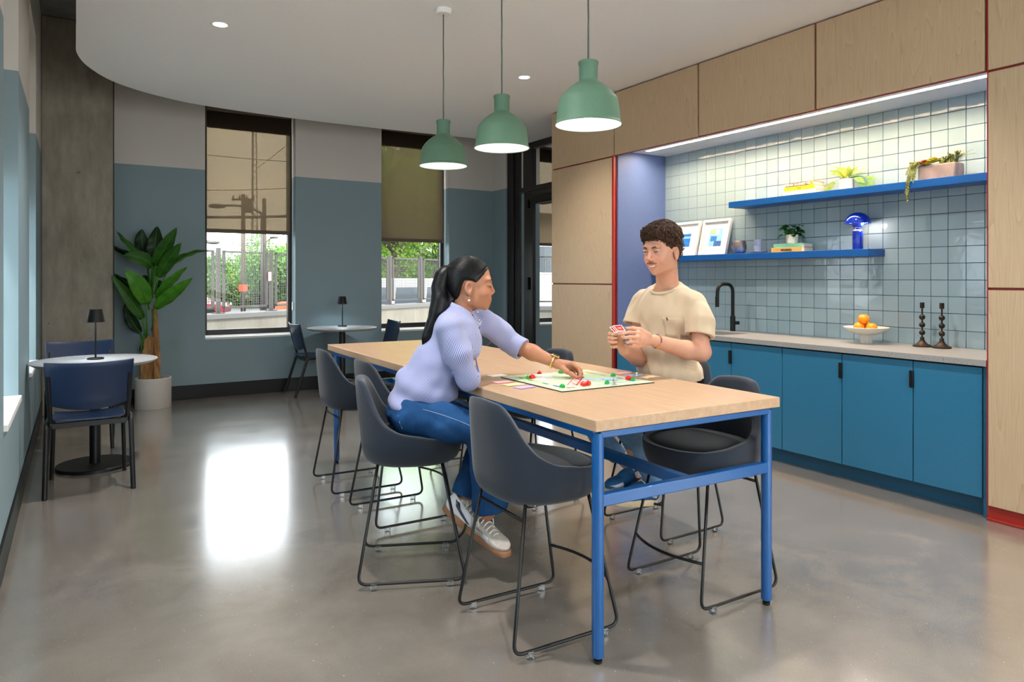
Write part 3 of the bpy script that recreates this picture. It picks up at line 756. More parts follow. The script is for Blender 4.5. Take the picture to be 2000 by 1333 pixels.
STOOLS = [(1.567, 4.47, -2, 'charcoal counter stool at the far left end of the table, next to the blue leg'),
          (1.579, 3.765, -1, 'charcoal counter stool directly behind the seated woman'),
          (1.333, 3.047, -23.5, 'charcoal counter stool the woman in the striped shirt sits on'),
          (1.539, 2.313, -1.5, 'charcoal counter stool in front at the near left corner, back to the viewer'),
          (2.345, 2.217, 180, 'charcoal counter stool pushed under the near right end of the table'),
          (2.722, 2.850, 181, 'charcoal counter stool the man in the beige t-shirt sits on'),
          (2.40, 3.655, 186, 'charcoal counter stool between the two people on the far right table side'),
          (2.39, 4.40, 181, 'charcoal counter stool at the far right end of the table')]
for i, (x, y, a, lab) in enumerate(STOOLS):
    if i == 0: st0.location = (x, y, 0); st0.rotation_euler = (0, 0, math.radians(a)); st0['label'] = lab; st0['group'] = 'charcoal counter stools round the high table'
    else: dup(st0, (x, y, 0), math.radians(a), lab)

# ------------------------------------------------------------------ bistro tables, chairs, lamps
def bistro(x, y, z, lab, rb):
    t = thing('round_table', lab, 'table', (x, y, 0), group='round bistro tables')
    MB().lathe([(0, z-.026), (.37, z-.026), (.398, z-.010), (.402, z-.006), (.402, z-.002), (.399, z), (0, z)], 64).build('tabletop', M['laminate'], t, smooth=True, angle=35)
    MB().lathe([(0, .0), (rb, .0), (rb, .020), (rb-.004, .024), (0, .024)], 56).build('base', M['blackmetal'], t, smooth=True, angle=35)
    MB().lathe([(.036, .024), (.036, z-.03)], 24, cap0=True, cap1=True).build('pedestal', M['blackmetal'], t, smooth=True, angle=35)
    MB().box((-.2, -.03, z-.036), (.2, .03, z-.026)).box((-.03, -.2, z-.036), (.03, .2, z-.026)).build('spider', M['blackmetal'], t)
    return t
bistro(.117, 5.89, .763, 'round grey white bistro table by the left windows', .245)
bistro(2.67, 8.14, .770, 'round white bistro table against the far wall between the windows', .245)
def make_chair():
    t = thing('side_chair', '', 'chair')
    # curved ply seat
    g = []
    for i in range(11):
        a = i/10; x = .20-.40*a; r = []
        for j in range(13):
            b = j/6-1; y = .205*b*(1-.06*(2*a-1)**2); z = .452+.010*b*b-.012*math.sin(PI*a)-(.030*max(0, (.14-a)/.14)**2)
            r.append((x, y, z))
        g.append(r)
    MB().sheet(g).build('seat', M['bluechair'], t, smooth=True, solid=.012, bevel=.004)
    g = []
    for i in range(9):
        a = i/8; r = []
        for j in range(15):
            b = j/7-1; y = .245*b*(1-.05*(1-a)); z = .560+.258*a-(.045*(1-b*b) if a < .15 else 0)*(1-a/.15)*1.0+.012*b*b*a
            x = -.190-.055*a-.030*(1-b*b)+.01*(1-a)
            r.append((x, y, z))
        g.append(r)
    MB().sheet(g).build('backrest', M['bluechair'], t, smooth=True, solid=.012, bevel=.004)
    for s in (-1, 1):
        MB().tube(rounded([(-.295, s*.238, 0), (-.155, s*.232, .440), (.00, s*.222, .442)], .055, 6), .0155, 12).build('rear_leg', M['blackmetal'], t, smooth=True, angle=50)
        MB().tube([(.215, s*.215, 0), (.125, s*.200, .44)], .0135, 12).build('front_leg', M['blackmetal'], t, smooth=True, angle=50)
        MB().tube(rounded([(-.05, s*.208, .425), (-.150, s*.212, .430), (-.232, s*.222, .74)], .03, 4), .0135, 10).build('back_upright', M['blackmetal'], t, smooth=True, angle=50)
        MB().box((-.17, s*.205-.010, .418), (.15, s*.205+.010, .440)).build('side_rail', M['blackmetal'], t, bevel=.002)
    MB().box((-.18, -.205, .405), (-.155, .205, .440)).build('rear_rail', M['blackmetal'], t, bevel=.002)
    MB().box((.10, -.2, .41), (.125, .2, .436)).build('front_rail', M['blackmetal'], t, bevel=.002)
    return t
ch0 = make_chair(); ch0['group'] = 'navy bistro chairs'
for i, (x, y, a, lab) in enumerate([(.075, 5.435, 90, 'navy ply bistro chair in front of the left round table, back to the viewer'), (.03, 6.66, -90, 'navy ply bistro chair behind the left round table, facing the viewer'),
                                    (2.395, 8.285, 0, 'navy ply bistro chair left of the far round table, seen from the side'), (3.12, 8.26, 176, 'navy ply bistro chair right of the far round table, under the window')]):
    if i == 0: ch0.location = (x, y, 0); ch0.rotation_euler = (0, 0, math.radians(a)); ch0['label'] = lab
    else: dup(ch0, (x, y, 0), math.radians(a), lab)
def table_lamp(x, y, z, lab):
    t = thing('cordless_lamp', lab, 'lamp', (x, y, z), group='cordless table lamps')
    MB().lathe([(0, 0), (.055, 0), (.055, .008), (.052, .011), (0, .011)], 32).build('base', M['black'], t, smooth=True, angle=35)
    MB().lathe([(.0065, .011), (.0065, .272)], 12, cap1=True).build('stem', M['black'], t, smooth=True, angle=50)
    MB().lathe([(.060, .268), (.0425, .360), (.0, .361), (.0, .357), (.040, .356), (.0575, .268), (.060, .268)], 32).build('shade', M['black'], t, smooth=True, angle=35)
    MB().lathe([(0, .284), (.04, .284), (.04, .292), (0, .292)], 20).build('diffuser', M['lampcool'], t, smooth=True, angle=35)
    light('lamp_light', 'SPOT', (x, y, z+.28), 5.0, (.80, .93, 1), parent=t, spot_size=math.radians(150), spot_blend=.6, shadow_soft_size=.03)
table_lamp(.120, 5.93, .7635, 'small black cordless lamp on the left round table')
table_lamp(2.715, 8.27, .7705, 'small black cordless lamp glowing on the far round table')

# ------------------------------------------------------------------ pendants and downlights
pp = [(.0445, .300), (.0475, .296), (.0475, .286), (.044, .281), (.043, .215), (.0435, .205), (.049, .201), (.066, .192), (.092, .173), (.116, .150), (.132, .128), (.1375, .120), (.139, .114), (.1405, .108), (.147, .060), (.1505, .020), (.153, .010), (.159, .004), (.160, .001), (.158, -.001)]
pin = [(.1545, .001), (.147, .020), (.137, .10), (.11, .145), (.06, .185), (.03, .20), (0, .20)]
for i, (x, y, zr, ztop) in enumerate([(2.05, 4.18, 2.084, ZC), (2.05, 3.433, 2.084, ZC), (2.05, 2.639, 2.069, ZC)]):
    t = thing('pendant_lamp', ['sage green pendant lamp over the table, farthest and with white ceiling rose in view', 'sage green pendant lamp over the table, middle of three', 'sage green pendant lamp over the table, nearest and largest in view'][i], 'lamp', (x, y, zr), group='sage green pendant lamps')
    MB().lathe(pp, 64).build('shade', M['green'], t, smooth=True)
    MB().lathe(pin, 64).build('shade_lining', M['ceramicwhite'], t, smooth=True)
    MB().lathe([(0, .300), (.0445, .300)], 32).build('cap', M['green'], t)
    MB().sphere((0, 0, .075), .045, 20, 14).build('bulb', M['bulb'], t, smooth=True)
    MB().lathe([(.02, .11), (.02, .19)], 16, cap0=True).build('lamp_holder', M['ceramicwhite'], t)
    cp = [(0.0008*math.sin(k*1.7+i), .0008*math.cos(k*2.1), .29+(ZC-zr-.29)*k/14) for k in range(15)]
    MB().tube(cp, .0042, 8).build('cord', plain('grey_green_flex', C(86, 96, 90), .7) if i == 0 else bpy.data.materials['grey_green_flex'], t, smooth=True)
    MB().lathe([(0, ZC-zr-.032), (.046, ZC-zr-.032), (.050, ZC-zr-.028), (.055, ZC-zr-.003), (.055, ZC-zr)], 32).build('ceiling_rose', M['white'], t, smooth=True, angle=35)
    light('pendant_light', 'POINT', (x, y, zr+.075), 26.0, (1, .95, .89), parent=t, shadow_soft_size=.046)
DL = [(.851, 5.237, 'recessed round downlight in the white ceiling, left of the pendants'), (3.344, 5.214, 'recessed round downlight in the white ceiling between the right pendants')]
DL += [(x, y, None) for y in (2.7, .2, -2.3) for x in (.851, 3.344)]
for x, y, lab in DL:
    t = thing('downlight', lab or 'recessed round downlight in the ceiling behind the viewer', 'light', (x, y, ZC), group='recessed ceiling downlights' if lab else 'recessed downlights out of view')
    MB().lathe([(.047, -.0008), (.062, -.0008), (.062, -.004), (.047, -.003), (.047, -.0008)], 32).build('trim_ring', M['white'], t, smooth=True)
    MB().lathe([(0, -.0012), (.047, -.0012)], 32).build('lens', M['downglow'], t)
    light('downlight_beam', 'SPOT', (x, y, ZC-.012), 125.0, (1, .96, .92), parent=t, spot_size=math.radians(125), spot_blend=.9, shadow_soft_size=.045)

# ------------------------------------------------------------------ banana plant
bp = thing('potted_banana_plant', 'tall banana plant with two fibrous trunks in a pale cylinder planter beside the concrete column', 'plant', (.685, 8.24, 0))
MB().lathe([(0, 0), (.168, 0), (.172, .006), (.172, .31), (.168, .314), (.155, .314), (.152, .28), (0, .28)], 56).build('planter', M['planter'], bp, smooth=True, angle=35)
MB().lathe([(0, .285), (.153, .283)], 40).build('soil', M['soil'], bp)
def pw(x, y, d=7.40):
    d = min(d, 7.45)     # crop pixel of the plant study -> world, relative to the plant
    return Vector(at(200+x/3.418, 430+y/3.418, d))-Vector(bp.location)
def trunk(pts, rad):
    P = [pw(x, y, d) for x, y, d in pts]; mb = MB(); m = 24
    Q = []
    for i in range(len(P)-1):
        for k in range(6): Q.append(P[i].lerp(P[i+1], k/6))
    Q.append(P[-1]); R = [rad[0]+(rad[1]-rad[0])*i/(len(Q)-1) for i in range(len(Q))]
    R = [r*(1+.08*math.sin(i*1.9)+.05*random.uniform(-1, 1)) for i, r in enumerate(R)]
    return mb.tube(Q, R, m).build('trunk', M['trunk'], bp, smooth=True)
trunk([(290, 1080, 7.36), (295, 930, 7.37), (312, 780, 7.40)], (.066, .048)); trunk([(356, 1075, 7.50), (362, 900, 7.50), (352, 700, 7.48), (348, 590, 7.46)], (.044, .026))
def leaf(base, mid, tip, w, mat, d0, d1, d2, fold=.25, roll=0.0, pet=None):
    """one banana leaf: midrib through three crop-pixel points at their own depths"""
    p0, p1, p2 = pw(*base, d0), pw(*mid, d1), pw(*tip, d2)
    c = p1*2-(p0+p2)*.5; rib = bez(p0, c, p2, 16); view = Vector((rib[8]+Vector(bp.location)-Vector(CAMP))).normalized()
    g = []
    for i, p in enumerate(rib):
        t = i/16; tan = (rib[min(16, i+1)]-rib[max(0, i-1)]).normalized()
        side = tan.cross(view).normalized(); side = Matrix.Rotation(roll, 3, tan) @ side; nrm = side.cross(tan)
        ww = w*(math.sin(PI*min(1, t*.93+.07))**.62)*(1-.35*t*t)*(1 if t < .97 else .55)
        r = []
        for j in range(-4, 5):
            b = j/4; r.append(p+side*(ww*b)+nrm*(fold*ww*abs(b)**1.3)+nrm*.006*math.sin(22*t+b*3)*abs(b))
        g.append(r)
    o = MB().sheet(g).build('leaf', mat, bp, smooth=True, solid=.0018)
    rr = [.007*(1-.75*i/16) for i in range(17)]
    MB().tube(rib, rr, 6).build('midrib', M['leaf_bright'], o, smooth=True)
    if pet: 
        q = [pw(x, y, d) for x, y, d in pet]+[p0]
        MB().tube(rounded(q, .08, 4) if len(q) > 2 else q, .008, 6).build('stalk', M['leaf_bright'], o, smooth=True)
K = 1/1000*1.57
LEAVES = [((300, 255), (262, 150), (268, 62), 48, 'leaf_dark', 7.5, 7.62, 7.66, .1, 0, [(322, 460, 7.42)]),
 ((338, 285), (352, 165), (366, 42), 56, 'leaf_dark', 7.36, 7.34, 7.4, -.12, 0, [(330, 470, 7.38)]),
 ((352, 305), (415, 190), (497, 48), 50, 'leaf_mid', 7.3, 7.24, 7.2, .2, .15, [(338, 470, 7.36)]),
 ((372, 380), (440, 270), (527, 150), 46, 'leaf_mid', 7.28, 7.18, 7.1, .2, -.1, [(350, 500, 7.34)]),
 ((430, 345), (540, 250), (712, 200), 30, 'leaf_mid', 7.3, 7.2, 7.1, .3, .9, [(400, 430, 7.36), (360, 520, 7.4)]),
 ((305, 275), (210, 190), (92, 74), 34, 'leaf_mid', 7.36, 7.25, 7.2, .3, .8, [(318, 470, 7.4)]),
 ((300, 290), (190, 235), (40, 162), 30, 'leaf_dark', 7.55, 7.6, 7.6, .3, .7, [(318, 480, 7.45)]),
 ((334, 312), (250, 250), (140, 238), 48, 'leaf_mid', 7.3, 7.2, 7.14, -.3, .1, [(322, 480, 7.38)]),
 ((292, 560), (245, 440), (148, 335), 60, 'leaf_bright', 7.24, 7.12, 7.04, -.15, 0, [(298, 780, 7.32)]),
 ((268, 660), (180, 520), (58, 368), 46, 'leaf_mid', 7.3, 7.2, 7.1, .2, .3, [(292, 790, 7.34)]),
 ((300, 500), (170, 420), (78, 360), 26, 'leaf_dark', 7.5, 7.55, 7.6, .3, .5, [(310, 600, 7.44)]),
 ((252, 752), (190, 660), (152, 540), 40, 'leaf_dark', 7.46, 7.5, 7.5, .2, .2, [(285, 880, 7.4)]),
 ((362, 525), (450, 420), (566, 312), 36, 'leaf_bright', 7.3, 7.22, 7.14, .25, .5, [(344, 640, 7.4)]),
 ((352, 592), (460, 500), (604, 384), 46, 'leaf_bright', 7.22, 7.1, 7.0, .22, .35, [(330, 740, 7.33)]),
 ((340, 430), (350, 350), (345, 295), 18, 'leaf_bright', 7.3, 7.3, 7.3, .8, 0, [(335, 520, 7.36)]),
 ((300, 470), (285, 400), (268, 372), 30, 'leaf_dark', 7.58, 7.6, 7.62, .2, 0, [(310, 560, 7.46)]),
 ((372, 520), (385, 450), (378, 400), 30, 'leaf_dark', 7.6, 7.64, 7.66, .2, 0, [(345, 600, 7.5)]),
 ((262, 830), (258, 870), (250, 885), 14, 'leaf_dark', 7.34, 7.33, 7.33, .4, 0, [(280, 760, 7.36)])]
for b, m_, t_, w, mt, d0, d1, d2, fo, ro, pe in LEAVES: leaf(b, m_, t_, w*K, M[mt], d0, d1, d2, fo, ro, pe)
# ------------------------------------------------------------------ things on the shelves
def book(name, label, x0, x1, y0, y1, z0, z1, cover, group, spine='x', text_=None, tcol=None, tsize=.02):
    """book lying flat, spine toward the room"""
    t = thing('book', label, 'book', ((x0+x1)/2, (y0+y1)/2, z0), group=group)
    c = .0025
    mb = MB().box((x0, y0, z0), (x1, y1, z0+c)).box((x0, y0, z1-c), (x1, y1, z1)).box((x0, y0, z0+c), (x0+c, y1, z1-c))
    mb.build('cover', cover, t, world=True, bevel=.0008, clean=False)
    MB().box((x0+c, y0+.003, z0+c), (x1-.004, y1-.003, z1-c)).build('pages', M['paper'], t, world=True)
    if text_:
        text(text_, tsize, tcol, 'spine_lettering', t, frame(Vector((x0-.0006, (y0+y1)/2, (z0+z1)/2))-Vector(t.location), (0, -1, 0), (0, 0, 1)), bold=.0006)
    return t
M['paper'] = plain('book_pages', C(238, 230, 214), .8, var=.05, nscale=200)
yel = plain('yellow_book_cloth', C(240, 198, 24), .5); ivo = plain('ivory_book_cloth', C(236, 226, 208), .55); tan = plain('tan_book_cloth', C(214, 164, 84), .5)
gry = plain('dark_spine_label', C(70, 62, 50), .6); wht = plain('white_print', C(244, 240, 230), .6); blk = plain('black_print', C(34, 30, 28), .6)
mint = plain('mint_book_cloth', C(132, 206, 172), .5); och = plain('ochre_book_cloth', C(228, 176, 92), .5)
g1 = 'books lying on the upper shelf'; Z = 1.9992
book('book', 'ivory spined book lying at the bottom of the upper shelf stack', 4.785, 4.95, 3.36, 3.650, Z, Z+.036, ivo, g1)
b = book('book', 'bright yellow spined book in the middle of the upper shelf stack', 4.787, 4.935, 3.372, 3.640, Z+.0365, Z+.067, yel, g1, text_='HELLER', tcol=plain('orange_print', C(206, 120, 20), .6), tsize=.011)
b = book('book', 'book with dark lettered spine on top of the upper shelf stack', 4.789, 4.93, 3.384, 3.630, Z+.0675, Z+.096, tan, g1, text_='STEFAN SAGMEISTER', tcol=wht, tsize=.0255)
MB().box((4.7884, 3.425, Z+.0695), (4.789, 3.626, Z+.0945)).build('spine_label', gry, b, world=True)
[o for o in b.children if o.name.startswith('spine_lettering')][0].location = (-.0006, .020, 0)
g2 = 'books lying on the lower shelf'; Z = 1.558
book('book', 'ochre spined book with black lettering under the mint book on the lower shelf', 4.80, 4.945, 3.49, 3.775, Z, Z+.036, och, g2, text_='etcetera', tcol=blk, tsize=.030)
book('book', 'mint green spined book under the small potted plant on the lower shelf', 4.802, 4.94, 3.492, 3.755, Z+.0365, Z+.066, mint, g2)
# framed pictures leaning on the tiles
def picture(y0, y1, art, label):
    t = thing('picture_frame', label, 'picture', (4.86, (y0+y1)/2, 1.558), group='white framed pictures leaning on the tiles')
    w = y1-y0; H_ = .335; ang = math.atan2(.085, H_); mt = Matrix.Rotation(ang, 4, 'Y')
    def bx(lo, hi, n, m, par=t, **k): return MB().box(lo, hi, mat=mt).build(n, m, par, **k)
    f = MB()
    for lo, hi in (((0, -w/2, 0), (.03, w/2, .022)), ((0, -w/2, H_-.022), (.03, w/2, H_)), ((0, -w/2, .022), (.03, -w/2+.022, H_-.022)), ((0, w/2-.022, .022), (.03, w/2, H_-.022))): f.box(lo, hi, mat=mt)
    f.build('frame', M['white'], t, clean=False)
    bx((.018, -w/2+.022, .022), (.022, w/2-.022, H_-.022), 'mount', plain('cream_mount', C(242, 236, 224), .7, var=.01))
    for (a, b_, c, d), m_ in art: bx((.0165-.0004*art.index(((a, b_, c, d), m_)), a*w, b_*H_), (.0183, c*w, d*H_), 'print', m_, t)
    return t
cb = plain('print_blue', C(40, 120, 200), .6, var=.15, nscale=20); cl_ = plain('print_sky', C(140, 196, 224), .6, var=.1, nscale=20); cy = plain('print_lime', C(214, 220, 120), .6); cn = plain('print_navy', C(52, 96, 160), .6, var=.15, nscale=24)
picture(4.668, 4.985, [((-.16, .28, .17, .66), cb), ((-.16, .52, .17, .58), cl_)], 'white framed blue sea print leaning on tiles, partly behind the man')
picture(4.312, 4.632, [((-.24, .26, .22, .76), cl_), ((-.24, .26, .02, .40), cn), ((-.06, .40, .16, .54), cb), ((.04, .60, .16, .72), cy), ((-.12, .58, -.02, .72), wht)], 'white framed abstract print in blue and yellow leaning beside the blue mug')
# mug, cups, saucer
def m_mug():
    m, N = newmat('reactive_blue_glaze')
    t = N.n('ShaderNodeTexCoord'); s = N.n('ShaderNodeSeparateXYZ', {'Vector': t.outputs['Object']}); nz = noise(N, 30, 4)
    h = N.n('ShaderNodeMath', {0: s.outputs['Z'], 1: 8.5}, operation='MULTIPLY').outputs[0]; h = N.n('ShaderNodeMath', {0: h, 1: nz}, operation='ADD').outputs[0]
    c = ramp(N, h, [(.35, C(58, 80, 156)), (.8, C(106, 122, 170)), (1.0, C(104, 98, 104))])
    bsdf(N, c, .22, 0, .5); return m
mg = thing('mug', 'round blue grey glazed mug next to the stacked cups', 'mug', (4.84, 4.128, 1.558))
MB().lathe([(0, 0), (.034, 0), (.046, .012), (.056, .042), (.056, .070), (.050, .100), (.047, .112), (.044, .112), (.047, .100), (.053, .07), (.053, .042), (.043, .014), (0, .010)], 40).build('cup', m_mug(), mg, smooth=True)
MB().tube([(-.012+.0*q.x, q.y, q.z) for q in bez((0, .048, .096), (0, .122, .094), (0, .046, .026), 12)], .0065, 10).build('handle', mg.children[0].data.materials[0], mg, smooth=True)
lil = plain('lilac_stoneware', C(176, 182, 214), .35, var=.03)
sa = thing('saucer', 'lilac saucer under the two stacked espresso cups', 'saucer', (4.85, 3.945, 1.558))
MB().lathe([(0, .002), (.03, 0), (.05, .006), (.076, .012), (.077, .015), (.05, .010), (0, .008)], 40).build('dish', lil, sa, smooth=True)
for i, (dz, lab) in enumerate(((0.0085, 'lilac espresso cup standing on the saucer'), (.058, 'lilac espresso cup stacked on top of the other cup'))):
    c = thing('espresso_cup', lab, 'cup', (4.85, 3.945-.004*i, 1.558+dz))
    k = MB().lathe([(0, 0), (.024, 0), (.028, .006), (.033, .05), (.034, .056), (.0315, .056), (.030, .05), (.025, .008), (0, .006)], 32); k.build('cup', lil, c, smooth=True)
    MB().tube(bez((0, .030, .047), (0, .062, .045), (0, .028, .014), 10), .0035, 8).build('handle', lil, c, smooth=True)
    if i: c.rotation_euler = (math.radians(-6), 0, 0)
# small plant on the books
def blade(L, w, up, n=6, curl=.3, fold=.12):
    """single leaf sheet from the origin along +x, drooping"""
    g = []
    for i in range(n+1):
        t = i/n; x = L*t*(1-.1*t); z = up*L*t-curl*L*t*t; ww = w*math.sin(PI*min(1, t*.9+.08))**.75*(1 if t < .99 else .2)
        g.append([(x, ww*b, z+fold*ww*abs(b)) for b in (-1, -.5, 0, .5, 1)])
    return g
def rotg(g, m): return [[tuple(m @ Vector(p)) for p in r] for r in g]
sp = thing('potted_plant', 'small dark leafy plant in a cream pot on the mint book', 'plant', (4.845, 3.612, 1.6246))
MB().lathe([(0, 0), (.040, 0), (.044, .004), (.047, .068), (.046, .070), (.0435, .069), (.042, .058), (0, .058)], 40).build('pot', M['cream'], sp, smooth=True, angle=35)
MB().lathe([(0, .06), (.0425, .058)], 24).build('soil', M['soil'], sp)
for i in range(46):
    a = random.uniform(0, 2*PI); r = random.uniform(.012, .075); h = random.uniform(.085, .165)-r*.45
    p = Vector((r*math.cos(a), r*math.sin(a), h)); m = Matrix.Translation(p) @ Matrix.Rotation(a+random.uniform(-.6, .6), 4, 'Z') @ Matrix.Rotation(random.uniform(-.5, .5), 4, 'X')
    o = MB().sheet(rotg(blade(.046, .020, random.uniform(-.2, .4), 5, .5), m)).build('leaf', M['leaf_small'], sp, smooth=True)
    if i % 3 == 0: MB().tube(bez((r*.1*math.cos(a), r*.1*math.sin(a), .058), (r*.3*math.cos(a), r*.3*math.sin(a), h*.8), p, 5), .0014, 5).build('stalk', M['leaf_small'], sp)
vp = thing('potted_plant', 'lime variegated plant in a white pot on the upper shelf', 'plant', (4.855, 3.152, 1.9992))
MB().lathe([(0, 0), (.040, 0), (.046, .006), (.050, .080), (.049, .083), (.046, .082), (.044, .07), (0, .07)], 40).build('pot', M['ceramicwhite'], vp, smooth=True, angle=35)
MB().lathe([(0, .072), (.0445, .070)], 24).build('soil', M['soil'], vp)
LV = [(88, .10, 'leaf_lime', 1.5), (100, .12, 'leaf_lime', 1.9), (75, .12, 'leaf_lime', 1.8), (120, .11, 'leaf_lime', 1.1), (60, .10, 'leaf_green', 1.4), (140, .12, 'leaf_lime', .8), (95, .09, 'leaf_green', 1.2), (-80, .16, 'leaf_peach', .75), (-95, .12, 'leaf_green', .25),
      (160, .11, 'leaf_lime', .5), (20, .10, 'leaf_lime', 1.3), (-30, .11, 'leaf_green', 1.2), (200, .11, 'leaf_lime', 1.1), (-60, .11, 'leaf_green', .6), (230, .10, 'leaf_lime', 1.5), (45, .11, 'leaf_lime', 1.0), (-110, .13, 'leaf_lime', .9), (110, .09, 'leaf_green', .7)]
for a, L, mt, up in LV:
    el = math.atan(up); m = Matrix.Translation((0, 0, .075)) @ Matrix.Rotation(math.radians(a), 4, 'Z') @ Matrix.Rotation(-el, 4, 'Y') @ Matrix.Translation((.035, 0, 0)) @ Matrix.Rotation(random.uniform(-.5, .5), 4, 'X')
    o = MB().sheet(rotg(blade(L, .017, .05, 7, .28, .2), m)).build('leaf', M[mt], vp, smooth=True)
    q = m @ Vector((0, 0, 0)); MB().tube([(0, 0, .07), tuple(q)], .0016, 5).build('stalk', M[mt], o)
for (y, z, x, L, a, dr, mt) in ((-.115, .055, -.03, .10, -90, -.9, 'leaf_green'), (-.155, .075, -.01, .075, -75, -.15, 'leaf_green'), (-.175, .045, -.02, .07, -85, -.8, 'leaf_green'), (-.085, .080, -.03, .09, -90, -.45, 'leaf_green'), (.075, .068, -.03, .115, 95, -.75, 'leaf_lime')):
    m = Matrix.Translation((x, y, z)) @ Matrix.Rotation(math.radians(a), 4, 'Z') @ Matrix.Rotation(-math.atan(dr), 4, 'Y') @ Matrix.Rotation(.9, 4, 'X')
    o = MB().sheet(rotg(blade(L, .022, .0, 7, .15, .15), m)).build('leaf', M[mt], vp, smooth=True)
    MB().tube(bez((0, 0, .07), (x*.5, y*.55, .125), (x, y, z), 6), .0016, 5).build('stalk', M[mt], o)
# succulent trough
tr = thing('succulent_trough', 'grey brown concrete trough of succulents trailing over the upper shelf', 'planter', (4.865, 2.487, 1.9992))
o = MB().box((-.062, -.118, 0), (.062, .118, .100)).build('trough', M['planterconc'], tr, bevel=.008)
MB().box((-.054, -.110, .094), (.054, .110, .1015)).build('soil', M['soil'], tr)
def rosette(y, x, z, r, mat, n=26, up=.9):
    mb = MB()
    for i in range(n):
        a = i*2.4; k = i/n; L = r*(1-.55*k); m = Matrix.Translation((x, y, z+.012*k)) @ Matrix.Rotation(a, 4, 'Z') @ Matrix.Rotation(-(.15+up*k), 4, 'Y')
        mb.sheet(rotg(blade(L, L*.22, .12, 4, .0, .4), m))
    return mb.build('rosette', mat, tr, smooth=True, solid=.002)
rosette(.125, -.045, .108, .042, M['succ_yellow'], 20); rosette(.078, -.05, .110, .045, M['succ_red'], 24); rosette(.020, -.048, .112, .055, M['succ_yellow'], 30, 1.2); rosette(.045, -.02, .116, .05, M['succ_yellow'], 26, 1.3); rosette(.06, -.056, .100, .034, M['succ_yellow'], 16); rosette(.10, -.01, .105, .036, M['leaf_small'], 18)
def beads(paths, name, mat, r, step, n_spread):
    mb = MB()
    for P in paths:
        pts = bez(*P, 40); acc = 0
        for i in range(40):
            d = (pts[i+1]-pts[i]).length; k = max(1, round(d/step*2))
            for q in range(k):
                p = pts[i].lerp(pts[i+1], q/k)+Vector((random.uniform(-1, 1), random.uniform(-1, 1), random.uniform(-1, 1)))*n_spread
                mb.sphere(p, r*random.uniform(.8, 1.15), 6, 4, (1, 1, 1.25))
    return stuff(mb.build(name, mat, tr, smooth=True, clean=False))
trail = []
for i in range(13):
    y0 = random.uniform(.085, .125); y1 = random.uniform(.100, .172); ln = random.choice([.06, .09, .11, .12, -.02, .02, .0])
    trail.append(((-.05, y0, .112), (-.085, y1, .125), (-.10-random.uniform(0, .02), y1, .10-ln)))
for i in range(3): trail.append(((-.05, .11, .11), (-.125, .135+.006*i, .12), (-.137, .145+.005*i, -.145+.03*i)))
beads(trail, 'trailing_beads', M['succ_olive'], .0042, .0062, .004)
spr = []
for i in range(34):
    y0 = random.uniform(-.105, .0); a = random.uniform(-.5, .5); L = random.uniform(.03, .06)+max(0, -y0-.06)*.5
    spr.append(((random.uniform(-.05, .03), y0, .100), (-.02, y0-.01, .100+L*.7), (random.uniform(-.06, .03), y0+a*.05-.02*(y0 < -.08), .100+L*.9)))
beads(spr, 'jade_sprigs', M['succ_olive'], .0040, .0075, .003)
for i in range(7):
    y0 = -.085-.005*i; MB().tube(bez((-.02+.006*i, y0, .10), (-.02, y0-.01, .15), (-.03+.01*i, y0-.045-.006*i, .150+.012*(i % 3)), 6), .0012, 5).build('twig', M['succ_olive'], tr)
# mushroom lamp
ml = thing('mushroom_lamp', 'glossy royal blue mushroom lamp lit on the lower shelf', 'lamp', (4.845, 3.057, 1.558))
rb_ = plain('glossy_royal_blue', C(12, 46, 168), .12, var=.0, Coat_Weight=.6, Coat_Roughness=.05)
MB().lathe([(0, 0), (.035, 0), (.036, .002), (.036, .126), (.030, .139), (.019, .143), (0, .143)], 40).build('base', rb_, ml, smooth=True, angle=50)
MB().lathe([(.013, .141), (.013, .150), (.022, .156), (.036, .168), (.0425, .184), (.0425, .192), (0, .192)], 40).build('reflector_cup', rb_, ml, smooth=True, angle=50)
dome = [(.0895*math.cos(a), .188+.084*math.sin(a)) for a in [i*PI/2/14 for i in range(15)]]
MB().lathe(dome+[(.0, .268)]+[(.0865*math.cos(a), .188+.080*math.sin(a)) for a in [i*PI/2/12 for i in range(12, -1, -1)]]+[(.0895, .188)], 56).build('shade', rb_, ml, smooth=True, angle=60)
MB().lathe([(0, .20), (.078, .199), (.078, .196), (0, .196)], 40).build('diffuser', M['lampwarm'], ml, smooth=True, angle=35)
MB().lathe([(.0305, .1388), (.020, .1436), (.0202, .1446), (.0312, .140)], 40).build('lit_ring', M['lampwarm'], ml, smooth=True)
light('mushroom_light', 'POINT', (4.845, 3.057, 1.558+.178), 1.1, (1, .78, .62), parent=ml, shadow_soft_size=.02).location = (0, -.055, .180)
